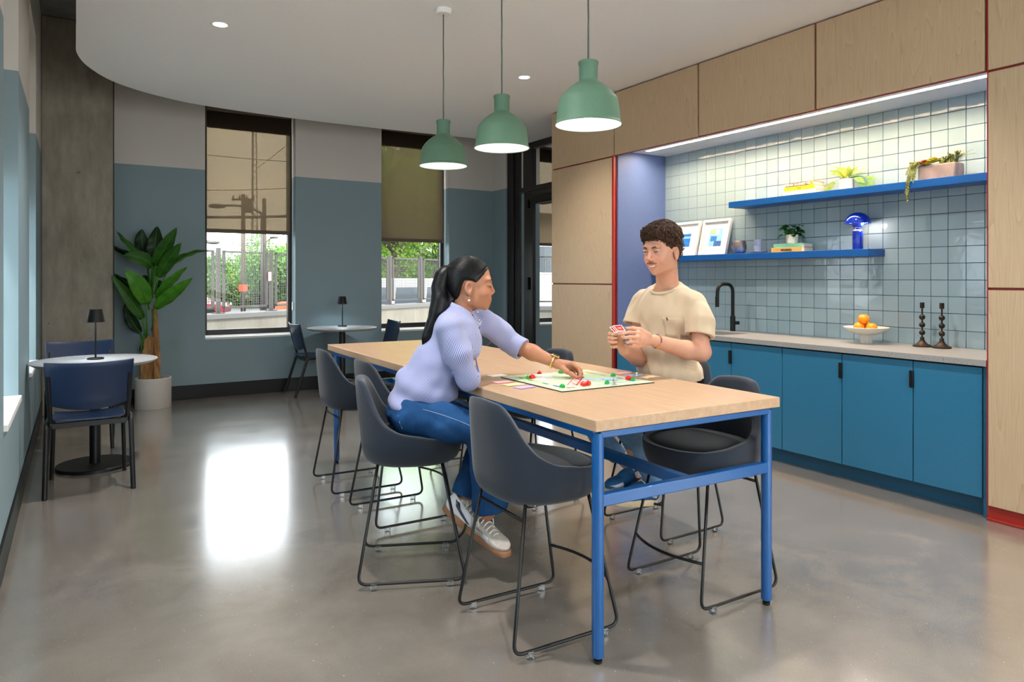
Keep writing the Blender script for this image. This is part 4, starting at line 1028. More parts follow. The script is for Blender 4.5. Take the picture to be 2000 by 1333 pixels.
# fruit bowl and oranges
fb = thing('fruit_bowl', 'white footed bowl with fluted stem holding oranges on the worktop', 'bowl', (4.745, 2.93, .8902))
fl = []
for i in range(48):
    a = 2*PI*i/48; r = .0385 if i % 2 else .0345; fl.append((r*math.cos(a), r*math.sin(a)))
MB().prism(fl, 0, .062).build('fluted_stem', M['ceramicwhite'], fb)
MB().lathe([(0, .058), (.03, .058), (.07, .064), (.11, .080), (.145, .108), (.149, .114), (.146, .115), (.11, .088), (.07, .072), (0, .068)], 64).build('bowl', M['cream'], fb, smooth=True)
orm = plain('orange_peel', C(245, 148, 8), .42, var=.05, nscale=40, bumpy=.25)
for i, (dx, dy, dz, lab) in enumerate(((-.022, .040, .112, 'orange lying in the white bowl on the left side'), (.0, -.038, .110, 'orange lying in the white bowl on the right side'), (-.008, .015, .170, 'orange balanced on top of two others in the bowl'), (.048, .020, .108, 'orange at the back of the white bowl'))):
    t = thing('orange', lab, 'fruit', (4.745+dx, 2.93+dy, .8902+dz), group='oranges in the bowl')
    MB().sphere((0, 0, 0), .0385, 28, 18, (1, 1, .92)).build('peel', orm, t, smooth=True); MB().lathe([(0, .0362), (.003, .0364), (.0035, .0345)], 8).build('stem_button', M['leaf_small'], t)
for x, y, lab in ((4.828, 2.588, 'dark bronze candlestick with three balls, next to the fruit bowl'), (4.829, 2.462, 'dark bronze candlestick with three balls, next to the red edged cabinet')):
    t = thing('candlestick', lab, 'candlestick', (x, y, .8902), group='bronze ball candlesticks')
    MB().lathe([(0, 0), (.056, 0), (.057, .008), (.050, .013), (.034, .020), (.020, .035), (.012, .050), (.014, .055), (.012, .062), (.006, .066)], 36).build('foot', M['iron'], t, smooth=True, angle=60)
    MB().lathe([(.0052, .06), (.0052, .262)], 14).build('stem', M['iron'], t, smooth=True)
    for z in (.094, .146, .198): MB().sphere((0, 0, z), .0185, 20, 14).build('ball', M['iron'], t, smooth=True)
    MB().lathe([(0, .258), (.0125, .258), (.0135, .262), (.0135, .296), (.011, .296), (.011, .275), (0, .275)], 24).build('candle_cup', M['iron'], t, smooth=True, angle=40)

# ------------------------------------------------------------------ board game on the table
BZ = TZ+.0006; bc = (2.048, 2.737); HB = .264; brot = math.radians(-.8)
bd = thing('game_board', 'pale green property board game with a red diagonal name banner open on the table', 'board game', (bc[0], bc[1], BZ), brot)
mintb = plain('board_mint', C(198, 220, 184), .45, var=.02); bred = plain('board_red', C(196, 36, 40), .45, var=.02)
MB().box((-HB, -HB, 0), (HB, HB, .0035)).build('backing', M['black'], bd)
for lo, hi in (((-HB+.002, -HB+.002, .0034), (-.0004, HB-.002, .0046)), ((.0004, -HB+.002, .0034), (HB-.002, HB-.002, .0046))): MB().box(lo, hi).build('board_half', mintb, bd)
cc = [plain('print_'+n, c, .5, var=.02) for n, c in (('brown', C(140, 84, 50)), ('pale_blue', C(160, 210, 232)), ('pink', C(206, 60, 140)), ('orange', C(238, 150, 40)), ('crimson', C(214, 36, 40)), ('gold', C(240, 214, 40)), ('leafgreen', C(40, 150, 70)), ('royal', C(30, 90, 176)))]
lin = MB(); I = HB-.07
for s in range(4):
    m = Matrix.Rotation(s*PI/2, 4, 'Z')
    lin.box((-HB+.004, -I-.0006, .0046), (HB-.004, -I+.0006, .0049), mat=m)
    for k in range(10): x = -I+2*I*k/9; lin.box((x-.0005, -HB+.004, .0046), (x+.0005, -I, .0049), mat=m)
    for k, ci in ((0, s*2), (2, s*2), (5, s*2+1), (7, s*2+1), (8, s*2+1)):
        x = -I+2*I*k/9; MB().box((x+.001, -I-.016, .0046), (x+2*I/9-.001, -I-.001, .0050), mat=m).build('colour_bar', cc[ci], bd)
lin.build('grid_lines', gry, bd, clean=False)
bm_ = Matrix.Translation((-.03, -.045, 0)) @ Matrix.Rotation(math.radians(47), 4, 'Z')
MB().box((-.150, -.028, .0046), (.150, .028, .0052), mat=bm_).build('banner_edge', wht, bd); MB().box((-.147, -.025, .0051), (.147, .025, .0055), mat=bm_).build('banner', bred, bd)
text('MONOPOLY', .052, wht, 'banner_lettering', bd, bm_ @ Matrix.Translation((0, 0, .0056)), .0002, .001)
MB().box((-.035, -.022, .0046), (.035, .022, .0051), mat=Matrix.Translation((.105, -.085, 0)) @ Matrix.Rotation(-.7, 4, 'Z')).build('card_space', cc[1], bd)
MB().box((-.05, -.035, .0046), (.05, .035, .0051), mat=Matrix.Translation((-.115, .11, 0)) @ Matrix.Rotation(-.75, 4, 'Z')).build('card_space', wht, bd)
def piece(kind, x, y, rz, lab, mat, s=1.0, z=BZ+.0052):
    t = thing(kind, lab, 'game piece', (x, y, z), rz, group='plastic game houses')
    w, d, h, r = .011*s, .0085*s, .010*s, .006*s
    vs = [(-w, -d, 0), (w, -d, 0), (w, d, 0), (-w, d, 0), (-w, -d, h), (w, -d, h), (w, d, h), (-w, d, h), (-w, 0, h+r), (w, 0, h+r)]
    MB().add(vs, [(0, 3, 2, 1), (0, 1, 5, 4), (2, 3, 7, 6), (1, 2, 6, 9, 5), (3, 0, 4, 8, 7), (4, 5, 9, 8), (6, 7, 8, 9)]).build('body', mat, t, bevel=.0006)
    MB().box((-w*.55, -d*.4, h), (-w*.2, d*.1, h+r*1.4)).build('chimney', mat, t)
gr_, rd_ = plain('toy_green', C(20, 158, 60), .3, var=.0), plain('toy_red', C(222, 30, 26), .3, var=.0)
for k, x, y, rz, lab in (('toy_hotel', 1.880, 2.862, .2, 'red toy hotel beside the stacked cards at the left board corner'), ('toy_house', 1.858, 2.868, .9, 'green toy house next to the red hotel at the left board corner'), ('toy_hotel', 1.985, 2.955, .8, 'red toy hotel behind the card stack at the far board edge'),
                         ('toy_house', 2.112, 2.948, .1, 'green toy house at the far board edge below the woman\'s hand'), ('toy_house', 1.842, 2.560, .3, 'green toy house by the near left board edge'), ('toy_hotel', 1.958, 2.556, .1, 'red toy hotel at the near edge, left of its pair'), ('toy_hotel', 1.986, 2.560, .4, 'red toy hotel at the near edge, right of its pair'),
                         ('toy_house', 2.078, 2.536, .5, 'green toy house at the near edge beside a pewter token'), ('toy_house', 2.266, 2.718, .2, 'green toy house nearest the man'), ('toy_hotel', 2.252, 2.588, .3, 'red toy hotel at the right board edge'), ('toy_house', 2.246, 2.552, 1.0, 'green toy house in front of the red hotel at the right edge')):
    piece(k, x, y, rz, lab, rd_ if 'hotel' in k else gr_, 1.15 if 'hotel' in k else .95)
pew = plain('pewter', C(190, 192, 196), .22, .95, var=.05)
def token(x, y, lab, z=BZ+.0052, s=1.0):
    t = thing('pewter_token', lab, 'game piece', (x, y, z), group='pewter game tokens')
    MB().lathe([(0, 0), (.010*s, 0), (.0105*s, .002*s), (.004*s, .004*s), (.0035*s, .008*s)], 18).build('base', pew, t, smooth=True)
    MB().lathe([(.0035*s, .007*s), (.0075*s, .012*s), (.008*s, .017*s), (.006*s, .021*s), (.0105*s, .022*s), (.0105*s, .0235*s), (.006*s, .024*s), (.0055*s, .031*s), (0, .032*s)], 18).build('figure', pew, t, smooth=True, angle=40)
token(2.092, 2.500, 'small pewter token by the near board edge'); token(2.306, 2.592, 'small pewter token on the right board corner'); token(2.113, 2.782, 'pewter token between the woman\'s fingertips', BZ+.012, 1.1)
def cards(x, y, rz, n, lab, mat, w=.044, d=.028, z=BZ+.0052, fan=.0, name='card_stack', cat='playing cards', g=None):
    t = thing(name, lab, cat, (x, y, z), rz, group=g)
    for i in range(n): MB().box((-w, -d, .0009*i), (w, d, .0009*i+.0007), rz=random.uniform(-.12, .12)+fan*i).build('card', mat, t)
    return t
pb_ = plain('card_pale_blue', C(176, 204, 232), .5, var=.08, nscale=90); pk_ = plain('note_pink', C(232, 170, 176), .7, var=.08, nscale=90); ye_ = plain('note_yellow', C(232, 222, 160), .7, var=.08, nscale=90); pu_ = plain('note_violet', C(176, 160, 214), .7, var=.08, nscale=90); wh_ = plain('card_white', C(238, 236, 232), .5, var=.03)
cards(1.945, 2.865, -.7, 14, 'thick stack of white cards on the board near the woman\'s elbow', wh_); cards(2.178, 2.632, -.5, 6, 'fanned stack of pale blue cards on the board near the man', pb_, .036, .024, fan=.06); cards(2.100, 2.700, -.6, 2, 'flat pale blue card beside the banner on the board', pb_, .032, .022)
for x, y, rz, mt, lab in ((1.712, 2.865, .1, pk_, 'pink play money notes on the table left of the board'), (1.715, 2.765, .1, ye_, 'yellow play money notes on the table left of the board'), (1.715, 2.672, .12, pu_, 'violet play money notes on the table left of the board'), (1.80, 3.062, 0.1, wh_, 'white play money notes beyond the far left board corner'),
                          (2.392, 2.80, .05, pk_, 'pink play money notes in front of the man'), (2.400, 2.715, .05, pb_, 'pale blue play money notes in front of the man'), (2.408, 2.625, .05, plain('note_buff', C(222, 190, 150), .7, var=.08, nscale=90), 'buff play money notes in front of the man')):
    cards(x, y, rz, 4, lab, mt, .046, .026, BZ, name='play_money', cat='play money')
# ------------------------------------------------------------------ outdoors
WP, WE = np.array([1.817, 12.486]), np.array([.8704, .4924]); WNn = np.array([-WE[1], WE[0]])
def on_wall(u):
    d = (FW*F_PX+RT*(u-1000))[:2]; return float(np.linalg.solve(np.array([d, -WE]).T, WP)[1])
def wl(s, n=0.0): p = WP+WE*s+WNn*n; return p
GZ = -1.0
rz = math.atan2(WE[1], WE[0])
def along(lo, hi):   # box in wall coordinates: s, n, z
    return Matrix.Translation((WP[0], WP[1], 0)) @ Matrix.Rotation(rz, 4, 'Z')
WM = along(0, 0)
S(MB().box((-14, .0, GZ), (14, .28, .66), mat=WM).build('wall_garden', M['outwall']))
S(MB().box((-14, -.03, .66), (14, .40, .75), mat=WM).build('trim_garden_cap', M['outcap'], bevel=.01))
S(MB().box((-20, 8.95, GZ-.1), (20, 22, GZ)).build('ground_terrace', M['kerb']))
S(MB().box((-40, -30, -.4), (-.62, 8.9, -.3)).build('ground_side_pavement', M['kerb']))
S(MB().box((-20, -30, -.4), (20, -4.32, -.15)).build('ground_front_pavement', M['kerb']))
S(MB().box((-90, 18, GZ-.14), (90, 140, GZ-.04)).build('ground_street', M['asphalt']))
S(MB().box((-90, 8.95, GZ-.15), (90, 18.0, GZ-.05)).build('ground_verge', M['asphalt']))
bank = MB(); rows = []
for i in range(13):
    y = 30+i*4; rows.append([(x, y+.12*x, GZ+.0+min(3.0, max(0, i-1)*.42)*(1 if x > 12 else max(0.0, 1-(12-x)/8))+.08*math.sin(x*.7+i)) for x in [14+.45*(y-30)+2.5*k for k in range(18)]])
S(bank.sheet(rows).build('ground_bank', M['grass'], smooth=True))
fenc = plain('bronze_fence_paint', C(54, 50, 48), .5, .2, var=.05); wire = plain('galvanised_wire', C(52, 51, 50), .5, .3)
pu = [438, 541, 655, 772, 832, 903]; ps = [on_wall(u) for u in pu]; ps = [ps[0]-1.3*k for k in (4, 3, 2, 1)]+ps+[ps[-1]+1.4, ps[-1]+2.8]
fen = thing('mesh_fence', 'bronze welded mesh guard fence on the concrete terrace wall outside', 'fence', (float(wl(ps[5])[0]), float(wl(ps[5])[1]), .75))
for s in ps:
    p = MB().box((s-.03, .12, .75), (s+.03, .18, 1.865), mat=WM).build('post', fenc, fen, world=True, bevel=.004)
    MB().box((s-.08, .08, .75), (s+.08, .22, .765), mat=WM).build('base_plate', fenc, p, world=True)
for a, b in zip(ps, ps[1:]):
    a += .09; b -= .09; f = MB()
    for lo, hi in (((a, .13, .83), (a+.035, .165, 1.82)), ((b-.035, .13, .83), (b, .165, 1.82)), ((a, .13, .83), (b, .165, .865)), ((a, .13, 1.785), (b, .165, 1.82))): f.box(lo, hi, mat=WM)
    pn = f.build('panel_frame', fenc, fen, world=True, clean=False); g = MB(); n = max(2, round((b-a)/.052)); m = 21
    for i in range(1, n): x = a+(b-a)*i/n; g.box((x-.003, .145, .865), (x+.003, .149, 1.785), mat=WM)
    for i in range(1, m): z = .865+.92*i/m; g.box((a, .149, z-.003), (b, .153, z+.003), mat=WM)
    stuff(g.build('wire_mesh', wire, pn, world=True, clean=False))
pt = MB().box((ps[5]-.10, .10, 1.30), (ps[5]-.04, .115, 1.46), mat=WM); tag(pt.build('fence_notice', plain('pink_notice', C(228, 150, 150), .6), None), 'small pink notice plate on the terrace fence post outside', 'sign')
def tree(name, label, u, d, zc, r, n, mat, ls=.16, group=None, sq=.85, zb=GZ):
    c = at(u, Y0, d); t = thing(name, label, 'tree', (c[0], c[1], zb), group=group)
    trunk_h = zc-zb
    mb = MB().tube([(0, 0, 0), (.05*r, .03*r, trunk_h*.5), (-.02*r, .05*r, trunk_h)], [.07*r, .055*r, .03*r], 10)
    for i in range(9):
        a = i*2.4; mb.tube([(0, 0, trunk_h*(.45+.05*i)), (.5*r*math.cos(a), .5*r*math.sin(a), trunk_h*(.6+.06*i)+.2*r)], [.03*r, .012*r], 6)
    mb.build('trunk', M['bark'], t, smooth=True)
    cl = []; k = 26
    for i in range(k):
        v = RN.normal(size=3); v /= np.linalg.norm(v); v *= RN.uniform(.25, .82)*r; v[2] *= sq; cl.append((v, RN.uniform(.28, .46)*r))
    ci = RN.integers(0, k, n); v = RN.normal(size=(n, 3)); v /= np.linalg.norm(v, axis=1)[:, None]
    rr = RN.uniform(.55, 1, n)[:, None]
    P = np.array([cl[i][0] for i in ci])+v*rr*np.array([cl[i][1] for i in ci])[:, None]; P[:, 2] += trunk_h
    a = RN.normal(size=(n, 3)); a /= np.linalg.norm(a, axis=1)[:, None]; b = np.cross(a, v+.3*RN.normal(size=(n, 3))); b /= np.linalg.norm(b, axis=1)[:, None]
    s = ls*RN.uniform(.6, 1.3, n)[:, None]
    V = np.stack([P-a*s, P-b*s*.5, P+a*s, P+b*s*.5], 1).reshape(-1, 3)
    me = bpy.data.meshes.new('crown'); me.from_pydata(V.tolist(), [], np.arange(4*n).reshape(n, 4).tolist()); me.materials.append(mat)
    o = bpy.data.objects.new('crown', me); COL.objects.link(o); o.parent = t; stuff(o); return t
GT = 'trees beyond the terrace fence'
TR_ = [(768, 27, 4.2, 3.3, 9000, 'tree_a', 'tall bright green tree filling the far right window'), (850, 31, 4.8, 4.2, 9000, 'tree_b', 'broad darker tree at the right side of the far right window'), (700, 36, 4.0, 3.6, 5000, 'tree_b', 'tree hidden behind the wall between the far windows'),
       (905, 36, 4.6, 4.4, 6000, 'tree_a', 'bright tree behind the woman seen beyond the far right window'), (800, 34, 1.6, 2.2, 5000, 'tree_a', 'low bright green tree behind the white van'), (742, 36, 1.8, 2.4, 4000, 'tree_b', 'low green tree left of the white van'),
       (425, 58, .9, 3.1, 4500, 'tree_b', 'green tree behind the red car in the left far window'), (468, 60, .8, 3.0, 4500, 'tree_a', 'green tree behind the orange road sign'), (508, 60, 1.1, 3.0, 4500, 'tree_b', 'green tree behind the second utility pole'), (545, 56, 1.7, 3.4, 5000, 'tree_b', 'tallest green tree at the right side of the left far window'), (385, 60, .9, 3.2, 3000, 'tree_b', 'green tree at the left edge of the left far window'), (580, 60, 1.4, 3.4, 3000, 'tree_a', 'green tree right of the orange barrels')]
for u, d, zc, r, n, mt, lab in TR_: tree('broadleaf_tree', lab, u, d, zc, r, int(n*3.4), M[mt], .075 if d < 40 else .14, GT)
polem = plain('weathered_pole', C(76, 66, 58), .85, var=.15); dk = plain('dark_street_metal', C(60, 58, 58), .6)
def pole(u, d, vtop, label, arms):
    c = at(u, Y0, d); zt = EYE+(Y0-vtop)*d/F_PX; t = thing('utility_pole', label, 'pole', (c[0], c[1], GZ), group=None)
    MB().tube([(0, 0, 0), (0, 0, zt-GZ)], [.16, .12], 12).build('mast', polem, t, smooth=True)
    for du0, du1, v in arms:
        z = EYE+(Y0-v)*d/F_PX-GZ; a = RT*(du0*d/F_PX); b = RT*(du1*d/F_PX)
        o = MB().tube([(a[0], a[1], z), (b[0], b[1], z)], .06, 6).build('crossarm', polem, t)
        for k in (.05, .35, .65, .95): q = a+(b-a)*k; MB().lathe([(.05, 0), (.06, .1), (.03, .22)], 8, (q[0], q[1], z+.05), cap1=True).build('insulator', dk, o)
    return t
p1 = pole(475, 45, 380, 'wooden utility pole with a crossarm seen through the left far window', [(-22, 22, 390)])
MB().lathe([(.2, 0), (.22, .1), (.22, .8), (.15, .9)], 14, (.3, 0, EYE+(Y0-415)*45/F_PX-GZ), cap0=True, cap1=True).build('transformer', dk, p1, smooth=True)
pole(516, 45, 388, 'plain wooden utility pole right of the crossarm pole', [])
tw_ = at(496, Y0, 90); t = thing('lattice_mast', 'thin lattice radio mast far behind the utility poles', 'mast', (tw_[0], tw_[1], GZ)); zt = EYE+(Y0-245)*90/F_PX-GZ
lm = MB()
for q in range(3): a = q*2.1; lm.tube([(.5*math.cos(a), .5*math.sin(a), 0), (.25*math.cos(a), .25*math.sin(a), zt)], .05, 5)
for i in range(28):
    z = zt*i/28
    for q in range(3): a, b = q*2.1, (q+1)*2.1; lm.tube([(.45*math.cos(a), .45*math.sin(a), z), (.45*math.cos(b), .45*math.sin(b), z+zt/28)], .03, 4)
stuff(lm.build('lattice', dk, t, clean=False))
def lampost(u, d, vh, u2, v2, label):
    a, b = at(u, vh, d), at(u2, v2, d); t = thing('street_lamp', label, 'street lamp', (b[0], b[1], GZ))
    MB().tube([b-A([0, 0, 0])-A(t.location), b-A(t.location)], .05, 6) if 0 else None
    L = lambda p: Vector(p)-Vector(t.location)
    MB().tube([(0, 0, 0), L(b)], [.09, .07], 10).build('mast', dk, t, smooth=True)
    MB().tube(bez(L(b), L(b)+Vector(RT*(-.4*(u2-u)*d/F_PX))+Vector((0, 0, .5)), L(a), 8), .05, 8).build('arm', dk, t, smooth=True)
    MB().sphere(L(a), .22, 14, 8, (1.7, 1.0, .5)).build('head', dk, t, smooth=True)
lampost(424, 32, 403, 512, 418, 'street lamp with a long curved arm high in the left far window'); lampost(416, 40, 474, 392, 482, 'small street lamp just above the fence in the left far window'); lampost(535, 60, 464, 516, 478, 'distant street lamp right of the utility poles')
wires = [((380, 300), (600, 318)), ((380, 372), (600, 366)), ((380, 424), (600, 421)), ((500, 330), (600, 250)), ((430, 500), (470, 455)), ((480, 485), (600, 440)), ((380, 470), (700, 480))]
for i, ((u0, v0), (u1, v1)) in enumerate(wires):
    a, b = Vector(at(u0, v0, 44)), Vector(at(u1, v1, 44+i*.3)); r = .09 if i == 2 else .022
    w = MB().tube(bez(a, (a+b)/2-Vector((0, 0, .12)), b, 8), r, 5).build('overhead_cable', dk)
    tag(w, ['top overhead cable crossing the left far window', 'second overhead cable crossing the left far window', 'thick overhead cable crossing both utility poles', 'steep guy cable at upper right of the left far window', 'short guy cable beside the small street lamp', 'service cable right of the crossarm pole', 'lowest overhead cable above the trees'][i], 'cable', 'overhead cables')
def vehicle(name, label, u, d, yaw, prof, w, paint, glass_z, cat, wheels, lights=True):
    c = at(u, Y0, d); t = thing(name, label, cat, (c[0], c[1], GZ), yaw)
    MB().prism([(x, z) for x, z in prof], -w/2, w/2).build('body', paint, t, bevel=.06)
    t.children[0].data.transform(Matrix.Rotation(PI/2, 4, 'X'))
    gl = plain('vehicle_glass', C(52, 60, 68), .1) if 'vehicle_glass' not in bpy.data.materials else bpy.data.materials['vehicle_glass']
    for x0, x1 in glass_z[2]:
        MB().prism([(x0, glass_z[0]), (x1, glass_z[0]), (x1-.05, glass_z[1]), (x0+.08, glass_z[1])], -w/2-.012, w/2+.012).build('side_window', gl, t).data.transform(Matrix.Rotation(PI/2, 4, 'X'))
    for x in wheels:
        for s in (-1, 1):
            MB().lathe([(0, -.1), (.30, -.1), (.33, -.06), (.33, .06), (.30, .1), (0, .1)], 24, mat=Matrix.Translation((x, s*(w/2-.08), .33)) @ Matrix.Rotation(PI/2, 4, 'X')).build('wheel', M['black'], t, smooth=True, angle=40)
    if lights:
        for x, mt in ((min(p[0] for p in prof)-.01, 'toy_red'), (max(p[0] for p in prof)-.03, 'white_paint')):
            for s in (-1, 1): MB().box((x, s*w*.36-.12, .72), (x+.05, s*w*.36+.12, .86)).build('lamp', bpy.data.materials[mt], t, bevel=.01)
    return t
vehicle('car', 'red saloon car parked beyond the fence at the left window edge', 372, 42, -YAW+.15, [(-2.1, .3), (2.1, .3), (2.15, .7), (1.9, .86), (1.1, .92), (.5, 1.36), (-.8, 1.40), (-1.5, .98), (-2.1, .92), (-2.15, .6)], 1.7, plain('car_red', C(104, 18, 28), .25, var=.02), (.94, 1.30, [(-.9, -.15), (-.1, .62)]), 'car', (-1.35, 1.3))
vehicle('van', 'white van parked beyond the fence in the far right window', 792, 24, -YAW+.55, [(-2.3, .3), (2.3, .3), (2.35, .9), (1.75, 1.25), (1.25, 2.2), (.9, 2.34), (-2.25, 2.36), (-2.35, 2.2)], 1.9, plain('van_white', C(128, 128, 130), .3, var=.02), (1.35, 2.05, [(-2.0, -.9), (-.8, .2), (.3, 1.15)]), 'van', (-1.5, 1.5))
oran = plain('road_sign_orange', C(160, 52, 8), .5, var=.02)
sg = at(475, Y0, 34); t = thing('road_sign', 'small orange road work sign on a post beyond the fence', 'sign', (sg[0], sg[1], GZ), -YAW)
zs = EYE+(Y0-563)*34/F_PX-GZ; MB().box((-.22, -.02, zs-.17), (.22, .0, zs+.17)).build('plate', oran, t, bevel=.01); MB().tube([(0, .01, 0), (0, .01, zs+.1)], .03, 8).build('post', dk, t)
for k, (u, d) in enumerate(((553, 21), (561, 22), (785, 19))):
    c = at(u, Y0, d); t = thing('traffic_barrel', ['orange and white traffic barrel at the right edge of the left far window', 'orange traffic barrel half hidden by the left far window frame', 'orange traffic marker beyond the fence in the far right window'][k], 'barrel', (c[0], c[1], GZ), group='orange traffic barrels')
    h = 1.62 if k < 2 else 1.15
    MB().lathe([(.30, 0), (.30, h*.2), (.27, h*.22), (.22, h), (0, h)], 20, cap0=True).build('drum', oran, t, smooth=True, angle=40)
    for z in (.45, .72): MB().lathe([(.30-.07*z, h*z), (.295-.07*z, h*(z+.12))], 20).build('band', M['white'], t, smooth=True)
bl = thing('pale_building', 'pale brick building across the street mirrored in the glass door', 'building', (-11, 36, GZ))
MB().box((-8, 0, 0), (8, 8, 6)).build('wall', plain('pale_brick', C(206, 206, 202), .8, var=.08, nscale=8), bl); MB().box((-8.4, -.5, 6), (8.4, 8.4, 6.3)).build('roof', dk, bl)
for i in range(6):
    x = -6.4+2.3*i; wq = MB().box((x, -.06, 2.6), (x+1.3, .05, 4.4)).build('window', M['white'], bl); MB().box((x+.1, -.08, 2.7), (x+1.2, -.05, 4.3)).build('pane', bpy.data.materials['vehicle_glass'], wq)
# ------------------------------------------------------------------ people
def m_skin(name, base, lip, flush):
    m, N = newmat(name)
    a = N.n('ShaderNodeAttribute', attribute_name='lip').outputs['Fac']; b = N.n('ShaderNodeAttribute', attribute_name='flush').outputs['Fac']
    n = noise(N, 45, 3); c = mix(N, .35, base, ramp(N, n, [(.3, tuple(x*.86 for x in base[:3])+(1,)), (.7, tuple(min(1, x*1.08) for x in base[:3])+(1,))]))
    c = mix(N, b, c, flush); c = mix(N, a, c, lip)
    bsdf(N, c, .46, 0, .4, bump(N, noise(N, 400, 2), .08, .001), Subsurface_Weight=.12, Subsurface_Radius=(.012, .005, .003)); return m
M['skin_w'] = m_skin('warm_tan_skin', C(176, 120, 90), C(156, 76, 70), C(184, 110, 84)); M['skin_m'] = m_skin('fair_pink_skin', C(206, 152, 126), C(186, 108, 98), C(206, 132, 110))
def m_hair(name, c0, c1, rough, st):
    m, N = newmat(name); n = noise(N, 30, 3, .6, st)
    bsdf(N, ramp(N, n, [(.35, c0), (.65, c1)]), rough, 0, .28, bump(N, n, .5, .003)); return m
M['hair_w'] = m_hair('sleek_black_hair', C(6, 5, 7), C(13, 12, 14), .38, (1, 1, 6)); M['hair_m'] = m_hair('curly_brown_hair', C(36, 22, 14), C(84, 54, 32), .5, (3, 3, 3))
def m_stripe():
    m, N = newmat('blue_pinstripe_cotton')
    a = N.n('ShaderNodeAttribute', attribute_name='stripe').outputs['Fac']
    s = N.n('ShaderNodeMath', {0: a, 1: 2*PI/.0058}, operation='MULTIPLY').outputs[0]; s = N.n('ShaderNodeMath', {0: s}, operation='SINE').outputs[0]
    f = ramp(N, N.n('ShaderNodeMath', {0: s, 1: .5}, operation='MULTIPLY_ADD').outputs[0], [(.0, (0, 0, 0, 1)), (.6, (1, 1, 1, 1))])
    x = [n for n in N.t.nodes if n.type == 'MATH' and n.operation == 'MULTIPLY_ADD'][0]; x.inputs[2].default_value = .5
    c = mix(N, f, C(206, 206, 222), C(100, 112, 170)); bsdf(N, c, .85, 0, .2, bump(N, noise(N, 500, 2), .15, .001), Sheen_Weight=.15); return m
M['stripe'] = m_stripe()
M['tee'] = m_fabric('sand_cotton_jersey', C(204, 182, 154), 600, .05)
def m_denim(name, c0, c1, c2):
    m, N = newmat(name); a = noise(N, 6, 4, .6); b = noise(N, 420, 2, .6, (1, 1, .3))
    c = ramp(N, a, [(.3, c0), (.5, c1), (.72, c2)]); c = mix(N, .25, c, ramp(N, b, [(.35, c0), (.65, c2)]))
    bsdf(N, c, .85, 0, .2, bump(N, b, .25, .001)); return m
M['denim_w'] = m_denim('mid_blue_denim', C(14, 48, 88), C(24, 66, 112), C(44, 92, 142)); M['denim_m'] = m_denim('washed_blue_denim', C(70, 108, 146), C(98, 138, 176), C(140, 176, 208))
M['gold'] = plain('gold_metal', C(226, 190, 120), .25, 1.0, var=.03); M['pearl'] = plain('pearl_white', C(238, 230, 218), .25)

